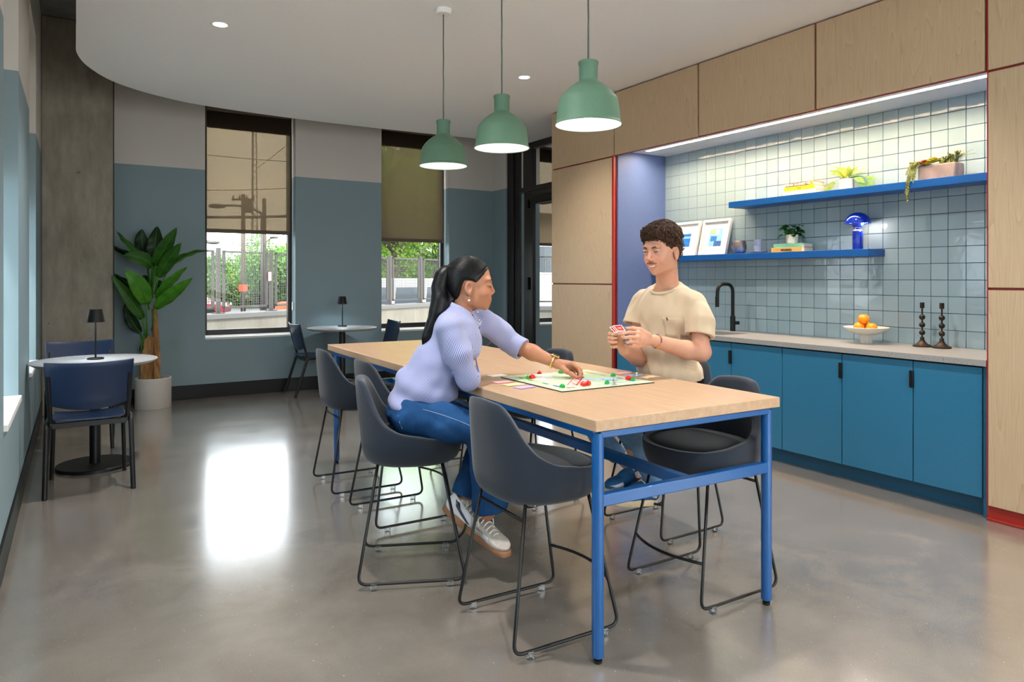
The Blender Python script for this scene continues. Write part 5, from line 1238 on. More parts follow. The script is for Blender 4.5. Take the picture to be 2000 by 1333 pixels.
M['lips_w'] = plain('rose_lips', C(188, 98, 92), .35, var=.05); M['lips_m'] = plain('pink_lips', C(206, 128, 118), .4, var=.05); M['black_line'] = plain('mouth_shadow', C(88, 40, 38), .6)
class Head:
    def __init__(s, o, f, pitch, sc, roll=0.0):
        f = Vector(f).normalized(); l = Vector((0, 0, 1)).cross(f).normalized(); R = Matrix.Rotation(pitch, 3, l); f = R @ f; u = f.cross(l); Q = Matrix.Rotation(roll, 3, f)
        l, u = Q @ l, Q @ u
        s.o, s.f, s.l, s.u, s.sc = Vector(o), f, l, u, sc; s.R = np.array([f, l, u]).T
    def T(s, x, y, z): return s.o+(s.f*x+s.l*y+s.u*z)*s.sc
    def r(s, *q): return [x*s.sc for x in q]
    def loc(s, P): return ((P-np.array(s.o, np.float32))@s.R)/s.sc
    def sdf(s, S, smile=0.0, open_=0.0, lids=True, fem=True):
        T, r, R = s.T, s.r, s.R; w = .94 if fem else 1.0
        S.ell(T(-.012, 0, .038), r(.098, .076*w, .090), R, .03); S.ell(T(.026, 0, -.024), r(.066, .060*w, .080), R, .03)
        S.ell(T(.042, 0, -.078), r(.042, .041*w, .028), R, .025); S.ell(T(.074, 0, -.097), r(.016, .018*w, .014), R, .02)
        for y in (-1, 1):
            S.ell(T(.014, y*.046*w, -.062), r(.030, .014, .030), R, .03); S.ell(T(.062, y*.034, -.034), r(.028, .023, .026), R, .022)
            S.ell(T(.080-.005*fem, y*.026, .030), r(.014, .026, .010), R, .018)
        for y in (-1, 1): S.ell(T(.106, y*.034, .008), r(.017, .019, .011), R, .014, sub=True)
        if lids:
            for y in (-1, 1): S.ell(T(.0785, y*.033, .005), r(.0150, .0165, .0125), R, .004)
        S.cone(T(.086, 0, .016), T(.1085-.002*fem, 0, -.025+.002*fem), .0060*s.sc, (.0085-.0008*fem)*s.sc, .012)
        for y in (-1, 1): S.ell(T(.0985, y*.0095, -.031), r(.0095, .0068, .0068), R, .006)
        S.ell(T(.078, 0, -.062), r(.020, .030, .024), R, .02)
        if open_ > .004: S.ell(T(.0985, 0, -.0645), r(.014, .0295, .0085), R, .004, sub=True)
        for y in (-1, 1):
            S.ell(T(-.010, y*.076*w, -.014), r(.019, .0075, .031), R, .007); S.ell(T(-.004, y*.077*w, -.040), r(.009, .0065, .011), R, .007)
            S.ell(T(-.005, y*.0835*w, -.010), r(.0115, .0085, .0195), R, .003, sub=True)
    def lips(s, mat, parent, open_):
        o = []
        for nm, zc, bow, rr in (('upper_lip', -.0575, .0080 if open_ else .0042, .0022 if open_ else .0034), ('lower_lip', -.0735 if open_ else -.0672, .0225 if open_ else .0105, .0034 if open_ else .0050)):
            w_ = .0305 if open_ else .0215
            pts = [s.T(.0985-(.0 if nm[0] == 'u' else .0015)-(.0135 if open_ else .0165)*b*b, b*w_, zc+bow*b*b-(.0016*math.exp(-(b/.16)**2) if nm[0] == 'u' else 0)) for b in [i/8-1 for i in range(17)]]
            o.append(MB().tube(pts, [rr*s.sc*(.30+.70*math.cos(b*PI/2*.96)**.7) for b in [i/8-1 for i in range(17)]], 10).build(nm, mat, parent, smooth=True, world=True))
        if not open_: MB().tube([s.T(.1015-.0165*b*b, b*.0215, -.0628+.0072*b*b) for b in [i/6-1 for i in range(13)]], .0008, 6).build('mouth_line', M['black_line'], parent, smooth=True, world=True)
        return o
    def lip(s, P):
        q = s.loc(P); return .45*np.exp(-((q[:, 0]-.098)/.016)**4-((q[:, 1])/.026)**4-((q[:, 2]+.064)/.0105)**4)
    def flush(s, P):
        q = s.loc(P); return .55*np.exp(-((q[:, 0]-.08)/.035)**2-((np.abs(q[:, 1])-.036)/.022)**2-((q[:, 2]+.032)/.024)**2)+.5*np.exp(-((q[:, 0]-.112)/.02)**2-(q[:, 1]/.014)**2-((q[:, 2]+.028)/.014)**2)
def hand(S, wrist, mcps, fingers, thumb, k=.006):
    """wrist point, four knuckles, four finger chains, thumb chain (all (u, v, depth) photo points)"""
    W_ = at(*wrist); Mc = [at(*m) for m in mcps]
    for m in Mc: S.cone(W_, m, .0155, .0105, .014)
    for a, b in zip(Mc, Mc[1:]): S.cone(a, b, .0100, .0100, .010)
    for m, f in zip(Mc, fingers):
        P = [m]+[at(*q) for q in f]; S.chain(P, [.0098, .0088, .0080, .0070], k)
    P = [at(*q) for q in thumb]; S.chain(P, [.016, .0125, .0100, .0082], .008)
def cutplane(pt, nrm):
    """keep the side the normal points away from"""
    c = A(pt); n = A(Vector(nrm).normalized())
    return lambda p, d: np.maximum(d, (p-c)@n)
def axes(up, f):
    u = Vector(up).normalized(); l = u.cross(Vector(f)).normalized(); f = l.cross(u); return np.array([f, l, u]).T
def folds(terms, amp):
    T_ = [(A(k), A(k2), ph) for k, k2, ph in terms]
    def g(p, d):
        w = 0
        for k, k2, ph in T_: w = w+np.sin(p@k+ph+1.4*np.sin(p@k2+ph*2))
        return d-amp*w/len(T_)
    return g
def shoe(parent, heel, toe, upv, side_mats, L=.27, high=False, name='shoe'):
    """trainer from heel to toe; returns the upper. side_mats = dict of materials"""
    h = Vector(heel); x = (Vector(toe)-h).normalized(); z = Vector(upv); z = (z-x*z.dot(x)).normalized(); y = z.cross(x)
    R = np.array([x, y, z]).T; P = lambda a, b, c: h+(x*a+y*b+z*c)*(L/.27); k = L/.27
    S_ = SDF(); rr = lambda *q: [v*k for v in q]
    S_.ell(P(.045, 0, .055), rr(.044, .035, .045), R, .02).ell(P(.115, 0, .050), rr(.075, .037, .042), R, .03).ell(P(.200, 0, .042), rr(.066, .044, .032), R, .03).ell(P(.13, 0, .075), rr(.05, .026, .03), R, .02)
    S_.cone(P(.050, 0, .06), P(.045, 0, .125 if high else .098), .037*k, .039*k, .02)
    S_.post.append(cutplane(P(0, 0, .022), -z)); S_.post.append(cutplane(P(.05, 0, .135 if high else .094), z*1.0+x*.25))
    S_.cone(P(.048, 0, .08), P(.044, 0, .18), .030*k, .034*k, .004, sub=True)
    up_ = S_.mesh(name, .0042, side_mats['upper'], parent)
    out = []
    for i in range(28):
        a = 2*PI*i/28; ca, sa = math.cos(a), math.sin(a); w = .041+.006*ca-(.004 if abs(ca) < .4 else 0); out.append((.138+.134*math.copysign(abs(ca)**.8, ca), w*math.copysign(abs(sa)**.75, sa)))
    mb = MB(); rows = [[P(a*s+.137*(1-s), b*s, zz) for a, b in out] for s, zz in ((.0, 0), (.94, 0), (1.0, .004), (1.0, .024), (.97, .028), (.6, .028))]
    mb.sheet(rows, closed_u=True).build('sole', side_mats['sole'], up_, smooth=True, world=True, angle=50)
    lm = MB()
    for i in range(5):
        q = .095+.020*i; zt = .106-.010*i+(.012 if high else 0)
        lm.tube(bez(P(q, -.026, zt-.016), P(q+.006, 0, zt+.022), P(q-.008, .026, zt-.014), 8), .0030*k, 6)
    lm.tube(bez(P(.09, 0, .105), P(.075, -.045, .13), P(.10, -.04, .08), 8), .0026*k, 6); lm.tube(bez(P(.09, 0, .105), P(.085, .05, .12), P(.105, .035, .07), 8), .0026*k, 6)
    lm.build('laces', side_mats['lace'], up_, smooth=True, world=True, clean=False)
    return up_, P, y, x, z
def patch(target, P, y, side, outline, mat, name, parent, z0=0):
    """flat emblem draped on the side of a shoe: outline rows of (x, z)"""
    g = drape(target, P(0, .12*side, 0), -y*side, outline, P(1, 0, 0)-P(0, 0, 0), P(0, 0, 1)-P(0, 0, 0), .0012)
    return MB().sheet([[tuple(q) for q in r] for r in g]).build(name, mat, parent, smooth=True, world=True, solid=.0012)

# ---------------- woman on the left
wo = thing('person', 'seated woman with black ponytail and striped blue shirt reaching over the game board', 'person', tuple(at(805, 812, 3.3)*[1, 1, 0]+[0, 0, .66]))
WF = Vector((.877, -.48, 0)).normalized(); WL = Vector((.48, .877, 0)); 
hw = Head(at(920, 557, 3.30), WF, math.radians(4), 1.0)
spine = Vector(at(885, 630, 3.3))-Vector(at(832, 765, 3.3)); WR = axes(spine, WF)
bs = SDF(); hw.sdf(bs, .8, .002, True, True)
nb = at(899, 622, 3.3); bs.cone(hw.T(-.026, 0, -.045), nb, .045, .047, .02)
tors = [((890, 660, 3.3), (.086, .130, .105)), ((857, 712, 3.3), (.100, .128, .13)), ((830, 772, 3.3), (.105, .135, .10))]
for c, r in tors: bs.ell(at(*c), r, WR, .05)
bs.cone(at(880, 640, 3.18), at(920, 640, 3.42), .040, .040, .03)
rs, re_, rw = at(877, 640, 3.145), at(911, 738, 3.165), at(925, 724, 3.40); bs.chain([rs, re_], [.042, .038], .02); bs.chain([re_, rw], [.038, .026], .02)
ls, le, lw = at(943, 627, 3.44), at(1003, 673, 3.52), at(1089, 711, 3.45); bs.chain([ls, le], [.045, .039], .02); bs.chain([le, at(1040, 689, 3.49), lw], [.039, .037, .0250], .02)
hand(bs, (1089, 711, 3.45), [(1117, 711, 3.425), (1119, 713, 3.445), (1117, 715, 3.47), (1112, 718, 3.49)],
     [[(1129, 719, 3.415), (1134, 729, 3.405), (1132, 737, 3.40)], [(1131, 722, 3.44), (1136, 730, 3.43), (1135, 736, 3.425)], [(1128, 725, 3.47), (1131, 731, 3.46), (1127, 735, 3.455)], [(1120, 728, 3.495), (1122, 733, 3.49), (1117, 735, 3.485)]],
     [(1096, 717, 3.435), (1107, 726, 3.41), (1118, 732, 3.40), (1126, 737, 3.395)])
hand(bs, (925, 724, 3.40), [(930, 722, 3.47), (926, 722, 3.475), (922, 722, 3.475), (918, 723, 3.47)],
     [[(931, 722, 3.52), (931, 723, 3.545), (931, 724, 3.56)], [(927, 721, 3.525), (927, 722, 3.555), (927, 723, 3.575)], [(922, 721, 3.52), (922, 722, 3.55), (922, 723, 3.57)], [(917, 722, 3.51), (916, 723, 3.53), (916, 724, 3.55)]], [(926, 726, 3.42), (929, 726, 3.45), (930, 726, 3.48), (930, 726, 3.50)])
hipR, hipL, kR, kL, aR, aL = at(808, 812, 3.20), at(812, 808, 3.42), at(936, 838, 3.16), at(946, 832, 3.44), at(952, 1002, 3.26), at(905, 985, 3.38)
bs.chain([hipR, kR], [.075, .052], .03); bs.chain([kR, aR], [.05, .036], .02); bs.chain([hipL, kL], [.075, .052], .03); bs.chain([kL, aL], [.05, .034], .02)
wb = bs.mesh('body', .0033, M['skin_w'], wo, attr={'lip': hw.lip, 'flush': hw.flush})
# shirt
ss = SDF(); shp = [((888, 655, 3.3), (.112, .160, .13)), ((855, 712, 3.3), (.124, .150, .13)), ((833, 757, 3.3), (.152, .168, .105)), ((800, 790, 3.3), (.104, .168, .065)), ((906, 676, 3.3), (.085, .130, .07))]
for c, r in shp: ss.ell(at(*c), r, WR, .05)
ss.cone(at(876, 634, 3.19), at(914, 632, 3.44), .054, .054, .04); ss.cone(at(894, 616, 3.3), at(880, 640, 3.3), .066, .085, .03)
ntor = len(ss.p)
rc = at(914, 741, 3.17); rcu = Vector(rc)+(Vector(rw)-Vector(rc)).normalized()*.085
ss.cone(rs, at(894, 690, 3.14), .058, .056, .03); ss.cone(at(894, 690, 3.14), rc, .056, .049, .03); ss.cone(rc, rcu, .050, .050, .02); ss.cone(Vector(rcu)-(Vector(rcu)-Vector(rc)).normalized()*.03, rcu, .053, .053, .003)
lcu = at(1018, 682, 3.50); ldir = (Vector(lcu)-Vector(le)).normalized(); ss.cone(ls, at(975, 648, 3.50), .062, .058, .03); ss.cone(at(975, 648, 3.5), le, .058, .053, .02); ss.cone(le, lcu, .053, .052, .015)
lcb = at(993, 668, 3.515); cd = (Vector(at(1022, 684, 3.50))-Vector(lcb)).normalized(); ss.cone(lcb, at(1020, 683, 3.50), .056, .057, .004)
def arm_cut(c, d, r): # flat end of a sleeve, only near the cuff
    c, n = A(c), A(d)
    def g(p, dd):
        q = p-c; s = q@n; rad = np.linalg.norm(q-s[:, None]*n, axis=1); return np.where(rad < r, np.maximum(dd, s), dd)
    return g
ss.post.append(folds([((38, -12, 52), (20, 14, -9), .3), ((-22, 40, 61), (11, -23, 17), 1.7), ((70, 30, -40), (9, 31, 12), 2.9)], .0032))
ss.post.append(arm_cut(at(1021, 683.5, 3.50), (Vector(at(1021, 683.5, 3.5))-Vector(le)).normalized(), .085)); ss.post.append(arm_cut(rcu, (Vector(rcu)-Vector(rc)).normalized(), .075))
hp = [Vector(at(762, 806, 3.3)), Vector(at(896, 776, 3.3))]; hn = (hp[1]-hp[0]).cross(WL).normalized(); hn = hn if hn.z < 0 else -hn
ss.post.append(cutplane(hp[0], hn))
ss.cone(lcu, at(1040, 689, 3.49), .041, .041, .003, sub=True); ss.cone(Vector(rcu)-(Vector(rcu)-Vector(rc)).normalized()*.02, rw, .041, .04, .003, sub=True)
ss.cone(Vector(nb)+Vector((0, 0, .004))+WF*.004, Vector(nb)+Vector((.0, 0, .14)), .062, .075, .004, sub=True)
ss.cone(Vector(nb)+WF*.03+Vector((0, 0, .03)), Vector(at(928, 660, 3.3))+WF*.05, .028, .008, .01, sub=True)
o0, sp_ = A(at(855, 712, 3.3)), A(WR[:, 2])
def stripe(P):
    q = (P-o0)@WR; a = np.arctan2(q[:, 1], q[:, 0]-.0)*.15
    for p0, p1, p2, c0 in ((rs, rc, None, .3), (ls, lcu, None, .7)):
        p0, p1 = A(p0), A(p1); ax = (p1-p0)/np.linalg.norm(p1-p0); e1 = np.cross(ax, A((0, 0, 1))); e1 /= np.linalg.norm(e1); e2 = np.cross(ax, e1)
        t = np.clip((P-p0)@ax/np.linalg.norm(p1-p0), 0, 1)[:, None]; v = P-(p0+t*(p1-p0)); d = np.linalg.norm(v, axis=1)
        an = np.arctan2(v@e2, v@e1)*.056+c0; a = np.where(d/.058 < np.hypot(q[:, 0], q[:, 1])/.135, an, a)
    return a
ws = ss.mesh('striped_shirt', .0042, M['stripe'], wo, attr={'stripe': stripe})
# collar: standing band with a folded fall
cg = []
nbv = Vector(nb); cu_ = (Vector(hw.T(-.022, 0, -.05))-nbv).normalized()
for k, (rad, hh) in enumerate(((.064, -.020), (.060, .018), (.060, .050), (.064, .056), (.072, .034), (.082, .004), (.088, -.016))):
    r = []
    for i in range(29):
        a = math.radians(42+276*i/28); fr = max(0, math.cos(a)) 
        r.append(nbv+WF*(rad*math.cos(a)*1.02)+WL*(rad*math.sin(a)*.96)+cu_*(hh-.040*fr+.026*max(0, -math.cos(a))))
    cg.append(r)
MB().sheet([[tuple(q) for q in r] for r in cg]).build('collar', M['stripe'], ws, smooth=True, world=True, solid=.002, clean=False)
cl_o = [o for o in ws.children if o.name.startswith('collar')][0]; cl_o.data.attributes.new('stripe', 'FLOAT', 'POINT').data.foreach_set('value', [.076*math.radians(276)*(i % 29)/28 for i in range(len(cl_o.data.vertices))])
# strap tab on the near cuff
for u, v in ((942, 606), (945, 622)): MB().sphere(at(u-9, v+4, 3.30), .005, 10, 8).build('button', M['pearl'], ws, smooth=True, world=True)
# jeans
js = SDF(); js.ell(at(806, 812, 3.31), (.130, .172, .085), WR, .04)
js.chain([hipR, at(870, 828, 3.16), kR], [.093, .083, .064], .04); js.chain([hipL, at(880, 822, 3.44), kL], [.093, .083, .064], .04)
hR, hL = at(958, 990, 3.24), at(905, 968, 3.37)
js.chain([kR, at(948, 915, 3.20), hR], [.064, .066, .086], .02); js.chain([kL, at(928, 905, 3.40), hL], [.062, .056, .060], .02)
js.post.append(folds([((50, 20, 70), (18, -20, 25), .5), ((-30, 60, 45), (25, 9, 30), 1.1)], .0028))
js.post.append(arm_cut(hR, (Vector(hR)-Vector(at(948, 915, 3.2))).normalized(), .115)); js.post.append(arm_cut(hL, (Vector(hL)-Vector(at(928, 905, 3.4))).normalized(), .085))
js.cone(Vector(hR)-Vector((0, 0, -.025)), Vector(hR)-Vector((0, 0, .05)), .070, .072, .004, sub=True); js.cone(Vector(hL)-Vector((0, 0, -.015)), Vector(aL)-Vector((0, 0, .05)), .043, .043, .004, sub=True)
wj = js.mesh('jeans', .0045, M['denim_w'], wo)
def seam(target, pts, d, mat, parent, name='seam', r=.0012):
    me = target.data; lo = Vector(target.parent.location); tree = BVHTree.FromPolygons([v.co+lo for v in me.vertices], [tuple(p.vertices) for p in me.polygons]); out = []
    for u, v in pts:
        q = Vector(at(u, v, 1.0))-Vector(CAMP); h = tree.ray_cast(Vector(CAMP), q.normalized())
        if h[0] is not None and h[0].length > 0: out.append(h[0]-q.normalized()*.0008)
    if len(out) > 1: MB().tube(out, r, 5).build(name, mat, target, world=True)
thr = plain('pale_stitching', C(150, 170, 190), .7); seam(ws, [(929, 700), (932, 712), (934, 724), (934, 736)], 0, plain('cuff_tab_cotton', C(110, 116, 160), .8), wo, 'cuff_tab', .0035)
seam(wj, [(826+9*i, 800+2.2*i+.22*i*i*.4) for i in range(12)], 0, thr, wo); seam(wj, [(778, 812), (780, 825), (786, 838)], 0, thr, wo)
# trainers
grey = plain('warm_grey_suede', C(196, 184, 174), .8, var=.08); whl = plain('white_leather', C(232, 230, 234), .5, var=.03); gum = plain('gum_rubber', C(160, 112, 78), .6, var=.06); nav = plain('dark_stripe_leather', C(58, 66, 82), .5)
u1, P1, y1, x1, z1 = shoe(wo, at(861, 993, 3.36), at(948, 1068, 3.30), Vector(at(905, 965, 3.35))-Vector(at(880, 1010, 3.34)), {'upper': whl, 'sole': gum, 'lace': M['pearl']}, .275, name='trainer')
patch(u1, P1, y1, -1, [[(.035+.01*k, .088-.004*k) for k in range(2)]+[(.06, .085)], [(.055, .062), (.068, .062), (.08, .064)], [(.095, .045), (.11, .046), (.122, .048)], [(.135, .034), (.146, .034), (.156, .036)]], nav, 'side_stripe', u1)
patch(u1, P1, y1, -1, [[(.16+.012*k, .028) for k in range(8)], [(.165+.0115*k, .045) for k in range(8)], [(.17+.0105*k, .06) for k in range(8)]], grey, 'toe_overlay', u1)
u2, P2, y2, x2, z2 = shoe(wo, at(925, 1040, 3.34), at(985, 1086, 3.14), Vector(at(952, 990, 3.22))-Vector(at(940, 1050, 3.27)), {'upper': grey, 'sole': gum, 'lace': M['pearl']}, .275, name='trainer')
patch(u2, P2, y2, -1, [[(.12+.011*k, .030) for k in range(6)], [(.125+.010*k, .046) for k in range(6)], [(.13+.009*k, .06) for k in range(6)]], whl, 'side_panel', u2)
MB().tube([at(905, 972, 3.375), at(900, 986, 3.375)], .040, 20).build('sock', M['pearl'], wo, smooth=True, world=True)
# hair
hs = SDF(); hs.ell(hw.T(-.019, 0, .040), hw.r(.1045, .079, .095), hw.R, .03); hs.ell(hw.T(-.045, 0, -.020), hw.r(.060, .060, .065), hw.R, .03)
hs.cone(hw.T(-.075, 0, .050), hw.T(-.098, 0, .066), .034, .020, .02)
FP = np.array([(.3, .092), (.096, .086), (.068, .056), (.045, .022), (.026, .000), (.016, .004), (.002, .014), (-.028, .016), (-.040, -.006), (-.050, -.060), (-.055, -.3), (.3, -.3)], np.float32)
def poly2(q):
    d = np.full(len(q), 9.0, np.float32); inside = np.zeros(len(q), bool); n = len(FP)
    for i in range(n):
        a, b = FP[i], FP[(i+1) % n]; e = b-a; w = q-a; t = np.clip((w@e)/(e@e), 0, 1); d = np.minimum(d, np.linalg.norm(w-t[:, None]*e, axis=1))
        c1 = (a[1] > q[:, 1]) != (b[1] > q[:, 1]); xx = a[0]+(q[:, 1]-a[1])/(b[1]-a[1]+1e-9)*(b[0]-a[0]); inside ^= c1 & (q[:, 0] < xx)
    return np.where(inside, -d, d)
def facecut(p): q = hw.loc(p); return poly2(np.stack([q[:, 0]+.018*(np.abs(q[:, 1])/.07)**2*0, q[:, 2]], 1).astype(np.float32))
hs.fun(facecut, .022, True, hw.T(0, 0, 0), .4)
def strands(p, d): q = hw.loc(p); return d-.0004*np.sin(300*np.arctan2(q[:, 2]-.06, np.abs(q[:, 1])+.03)+9*q[:, 0])
hs.post.append(strands)
hair = hs.mesh('hair', .0034, M['hair_w'], wo)
pt_ = SDF(); tail = [at(885, 530, 3.3), at(873, 531, 3.3), at(863, 541, 3.29), at(858, 562, 3.28), at(859, 588, 3.26), at(853, 612, 3.25), at(843, 638, 3.245), at(834, 658, 3.24), at(826, 675, 3.24)]
pt_.chain(tail, [.018, .020, .023, .026, .030, .026, .019, .014, .003], .045); pt_.chain([at(866, 536, 3.3), at(874, 560, 3.29), at(880, 585, 3.28), at(872, 604, 3.26)], [.012, .012, .014, .006], .015)
pt_.chain([at(888, 545, 3.3), at(887, 575, 3.3), at(884, 595, 3.29)], [.02, .022, .012], .02)
pony = pt_.mesh('ponytail', .0034, M['hair_w'], hair)
tl = []
for i in range(len(tail)-1):
    for k in range(4): tl.append(Vector(tail[i]).lerp(Vector(tail[i+1]), k/4))
tl.append(Vector(tail[-1])); tr_ = np.interp(np.linspace(0, 8, len(tl)), range(9), [.018, .020, .023, .026, .030, .026, .019, .014, .003]); smb = MB()
for i in range(170):
    a = random.uniform(0, 2*PI); k_ = random.uniform(.93, 1.03); e0 = random.randint(0, 4); e1 = len(tl)-random.randint(0, 4)
    smb.tube([p+(Vector(RT)*math.cos(a)+Vector(FW)*math.sin(a))*(tr_[q]*k_) for q, p in enumerate(tl)][e0:e1], [.0004]+[.0013]*(e1-e0-2)+[.0003], 5)
stuff(smb.build('strands', M['hair_w'], hair, smooth=True, world=True, clean=False))
hsm = MB(); tie = np.array([-.090, 0, .064]); me = hair.data; lo_ = Vector(wo.location)
tree_h = BVHTree.FromPolygons([v.co+lo_ for v in me.vertices], [tuple(p.vertices) for p in me.polygons])
for i in range(150):
    ph = PI*(i+.5)/150*1.15-.1; st = np.array([.080*math.sin(ph)**.6 if math.sin(ph) > 0 else 0, -.072*math.cos(ph), .030+.075*max(0, math.sin(ph))]); pts = []
    for k in range(12):
        t = k/11; q = st*(1-t)+tie*t; q = q*(1+.55*math.sin(PI*t)*.6); h_ = tree_h.find_nearest(hw.T(*q))
        if h_[0] is not None: pts.append(h_[0]+h_[1]*.0002)
    if len(pts) > 4: hsm.tube(pts, [.0003]+[.0011]*(len(pts)-2)+[.0004], 5)
stuff(hsm.build('combed_strands', M['hair_w'], hair, smooth=True, world=True, clean=False))
hw.lips(M['lips_w'], wo, 0)
MB().lathe([(.021, -.012), (.025, -.006), (.026, 0), (.025, .006), (.021, .012)], 20, mat=frame(hw.T(-.096, 0, .066), hw.u, hw.l)).build('hair_tie', M['black'], hair, smooth=True, world=True)
# face details
hl = M['hair_w']
for y in (-1, 1):
    MB().tube([hw.T(.096, y*.018, .0275), hw.T(.092, y*.034, .0320), hw.T(.080, y*.047, .0285)], [.0022, .0024, .0010], 6).build('eyebrow', hl, wo, smooth=True, world=True)
    MB().tube([hw.T(.0910, y*.021, .0005), hw.T(.0945, y*.033, -.0045), hw.T(.0880, y*.046, -.0005), hw.T(.082, y*.052, .0030)], [.0012, .0018, .0018, .0008], 6).build('eyelashes', hl, wo, smooth=True, world=True)
for z, r_ in ((-.056, .0032), (-.070, .0052)): MB().sphere(hw.T(-.004, -.074, z), r_, 12, 8).build('earring', M['pearl'] if r_ > .004 else M['gold'], wo, smooth=True, world=True)
tt = plain('ink_tattoo', C(96, 92, 76), .6)
for sx in ([(909, 570), (911, 573), (914, 574)], [(911, 576), (913, 578), (916, 577)]): seam(wb, sx, 0, tt, wo, 'tattoo', .0014)
# watch
wa = Vector(at(1080, 707.5, 3.455)); wd = (Vector(lw)-Vector(at(1040, 689, 3.49))).normalized(); fm = frame(wa, WF.cross(wd) if abs(WF.dot(wd)) < .9 else Vector((0, 0, 1)).cross(wd), Vector((0, 0, 1)))
wup = (Vector((0, 0, 1))-wd*wd.z).normalized(); wsd = wd.cross(wup)
wat = MB().tube([wa+wup*(.0305*math.cos(a))+wsd*(.0285*math.sin(a)) for a in [2*PI*i/28 for i in range(28)]], .0052, 8, closed=True).build('watch', M['gold'], wo, smooth=True, world=True)
wfm = Matrix.Identity(4)
for i, a in enumerate((wd, wsd, wup)):
    for j in range(3): wfm[j][i] = a[j]
wfm.translation = wa+wup*.033
MB().box((-.019, -.016, -.004), (.019, .016, .005), mat=wfm).build('watch_case', M['gold'], wat, world=True, bevel=.003); MB().box((-.0165, -.0135, .0048), (.0165, .0135, .0060), mat=wfm).build('watch_screen', M['black'], wat, world=True)
MB().tube([Vector(at(1112.5, 727.5, 3.402))+Vector(FW)*(.0108*math.cos(a))+Vector((0, 0, 1))*(.0108*math.sin(a)) for a in [2*PI*i/16 for i in range(16)]], .0012, 6, closed=True).build('thumb_ring', M['gold'], wo, smooth=True, world=True)

# ---------------- man on the right
mn = thing('person', 'seated man with curly brown hair and sand t-shirt holding red cards', 'person', tuple(at(1308, 770, 3.9)*[1, 1, 0]+[0, 0, .66]))
MF = Vector((-.978, -.194, 0)).normalized(); ML = Vector((.194, -.978, 0))
hm = Head(at(1293, 489, 3.69), (-.97, -.16, 0), math.radians(11), 1.07)
msp = Vector(at(1303, 585, 3.8))-Vector(at(1308, 740, 3.88)); MR = axes(msp, MF)
b2 = SDF(); hm.sdf(b2, 1.0, .0075, False, False)
mnb = at(1304, 566, 3.77); b2.cone(hm.T(-.022, 0, -.06), mnb, .056, .060, .03)
for c, r in (((1304, 615, 3.80), (.105, .165, .15)), ((1306, 690, 3.84), (.100, .145, .15)), ((1310, 755, 3.90), (.115, .16, .12))): b2.ell(at(*c), r, MR, .05)
Ls, Le, Lw = at(1362, 583, 3.66), at(1370, 688, 3.61), at(1278, 666, 3.46); Rs, Re, Rw = at(1250, 582, 3.95), at(1246, 700, 3.86), at(1219, 684, 3.57)
b2.cone(Vector(Ls)-Vector((0, 0, .035)), Vector(Rs)-Vector((0, 0, .06)), .034, .034, .04); b2.chain([Vector(Ls)-Vector((0, 0, .045)), Le], [.038, .046], .02); b2.chain([Le, at(1340, 684, 3.56), Lw], [.047, .046, .0300], .02)
b2.chain([Vector(Rs)-Vector((0, 0, .045)), Re], [.036, .043], .02); b2.chain([Re, Rw], [.045, .030], .02)
hand(b2, (1276, 664, 3.455), [(1246, 651, 3.40), (1244, 660, 3.385), (1244, 669, 3.385), (1246, 677, 3.40)],
     [[(1229, 650, 3.365), (1217, 652, 3.365), (1209, 653, 3.38)], [(1230, 659, 3.345), (1221, 660, 3.35), (1215, 659, 3.37)], [(1232, 668, 3.345), (1226, 669, 3.355), (1222, 668, 3.37)], [(1236, 676, 3.36), (1232, 676, 3.365), (1229, 675, 3.375)]],
     [(1266, 655, 3.43), (1250, 645, 3.42), (1236, 642, 3.42), (1224, 642, 3.42)])
hand(b2, (1219, 684, 3.57), [(1202, 655, 3.48), (1201, 662, 3.485), (1202, 669, 3.485), (1205, 676, 3.49)],
     [[(1191, 652, 3.44), (1196, 653, 3.405), (1203, 654, 3.395)], [(1190, 660, 3.445), (1196, 661, 3.41), (1204, 661, 3.40)], [(1191, 668, 3.45), (1197, 669, 3.415), (1205, 668, 3.405)], [(1195, 677, 3.46), (1199, 678, 3.425), (1206, 676, 3.415)]],
     [(1214, 676, 3.53), (1212, 664, 3.45), (1209, 654, 3.405), (1205, 648, 3.39)])
mh = [at(1290, 775, 3.78), at(1262, 770, 3.98)]; mk = [at(1204, 800, 3.46), at(1134, 793, 3.70)]; ma = [at(1281, 950, 3.62), at(1222, 905, 3.72)]
for h_, k_, a_ in zip(mh, mk, ma): b2.chain([h_, k_], [.075, .045], .03); b2.chain([k_, (Vector(k_)+Vector(a_))/2+Vector((-.02, 0, 0)), a_], [.042, .034, .030], .02)
mb_ = b2.mesh('body', .0033, M['skin_m'], mn, attr={'lip': lambda P: .8*hm.lip(P), 'flush': hm.flush})
# t-shirt
ts = SDF()
for c, r in (((1304, 612, 3.80), (.125, .188, .155)), ((1306, 668, 3.83), (.135, .178, .15)), ((1307, 722, 3.86), (.148, .182, .09)), ((1310, 742, 3.88), (.150, .185, .05))): ts.ell(at(*c), r, MR, .05)
ts.cone(at(1344, 582, 3.68), at(1264, 582, 3.93), .050, .050, .05); ts.cone(mnb, at(1304, 600, 3.8), .076, .115, .04)
lcu = at(1367, 657, 3.615); ts.cone(at(1361, 593, 3.66), at(1367, 625, 3.63), .052, .066, .03); ts.cone(at(1367, 625, 3.63), lcu, .068, .075, .02)
rcu = at(1237, 634, 3.92); ts.cone(at(1251, 590, 3.95), rcu, .052, .062, .03)
ts.post.append(folds([((60, 60, -14), (14, 9, 20), .2), ((-45, 75, 22), (20, -8, 15), 1.9), ((26, 42, 9), (30, 21, 12), .9)], .0060))
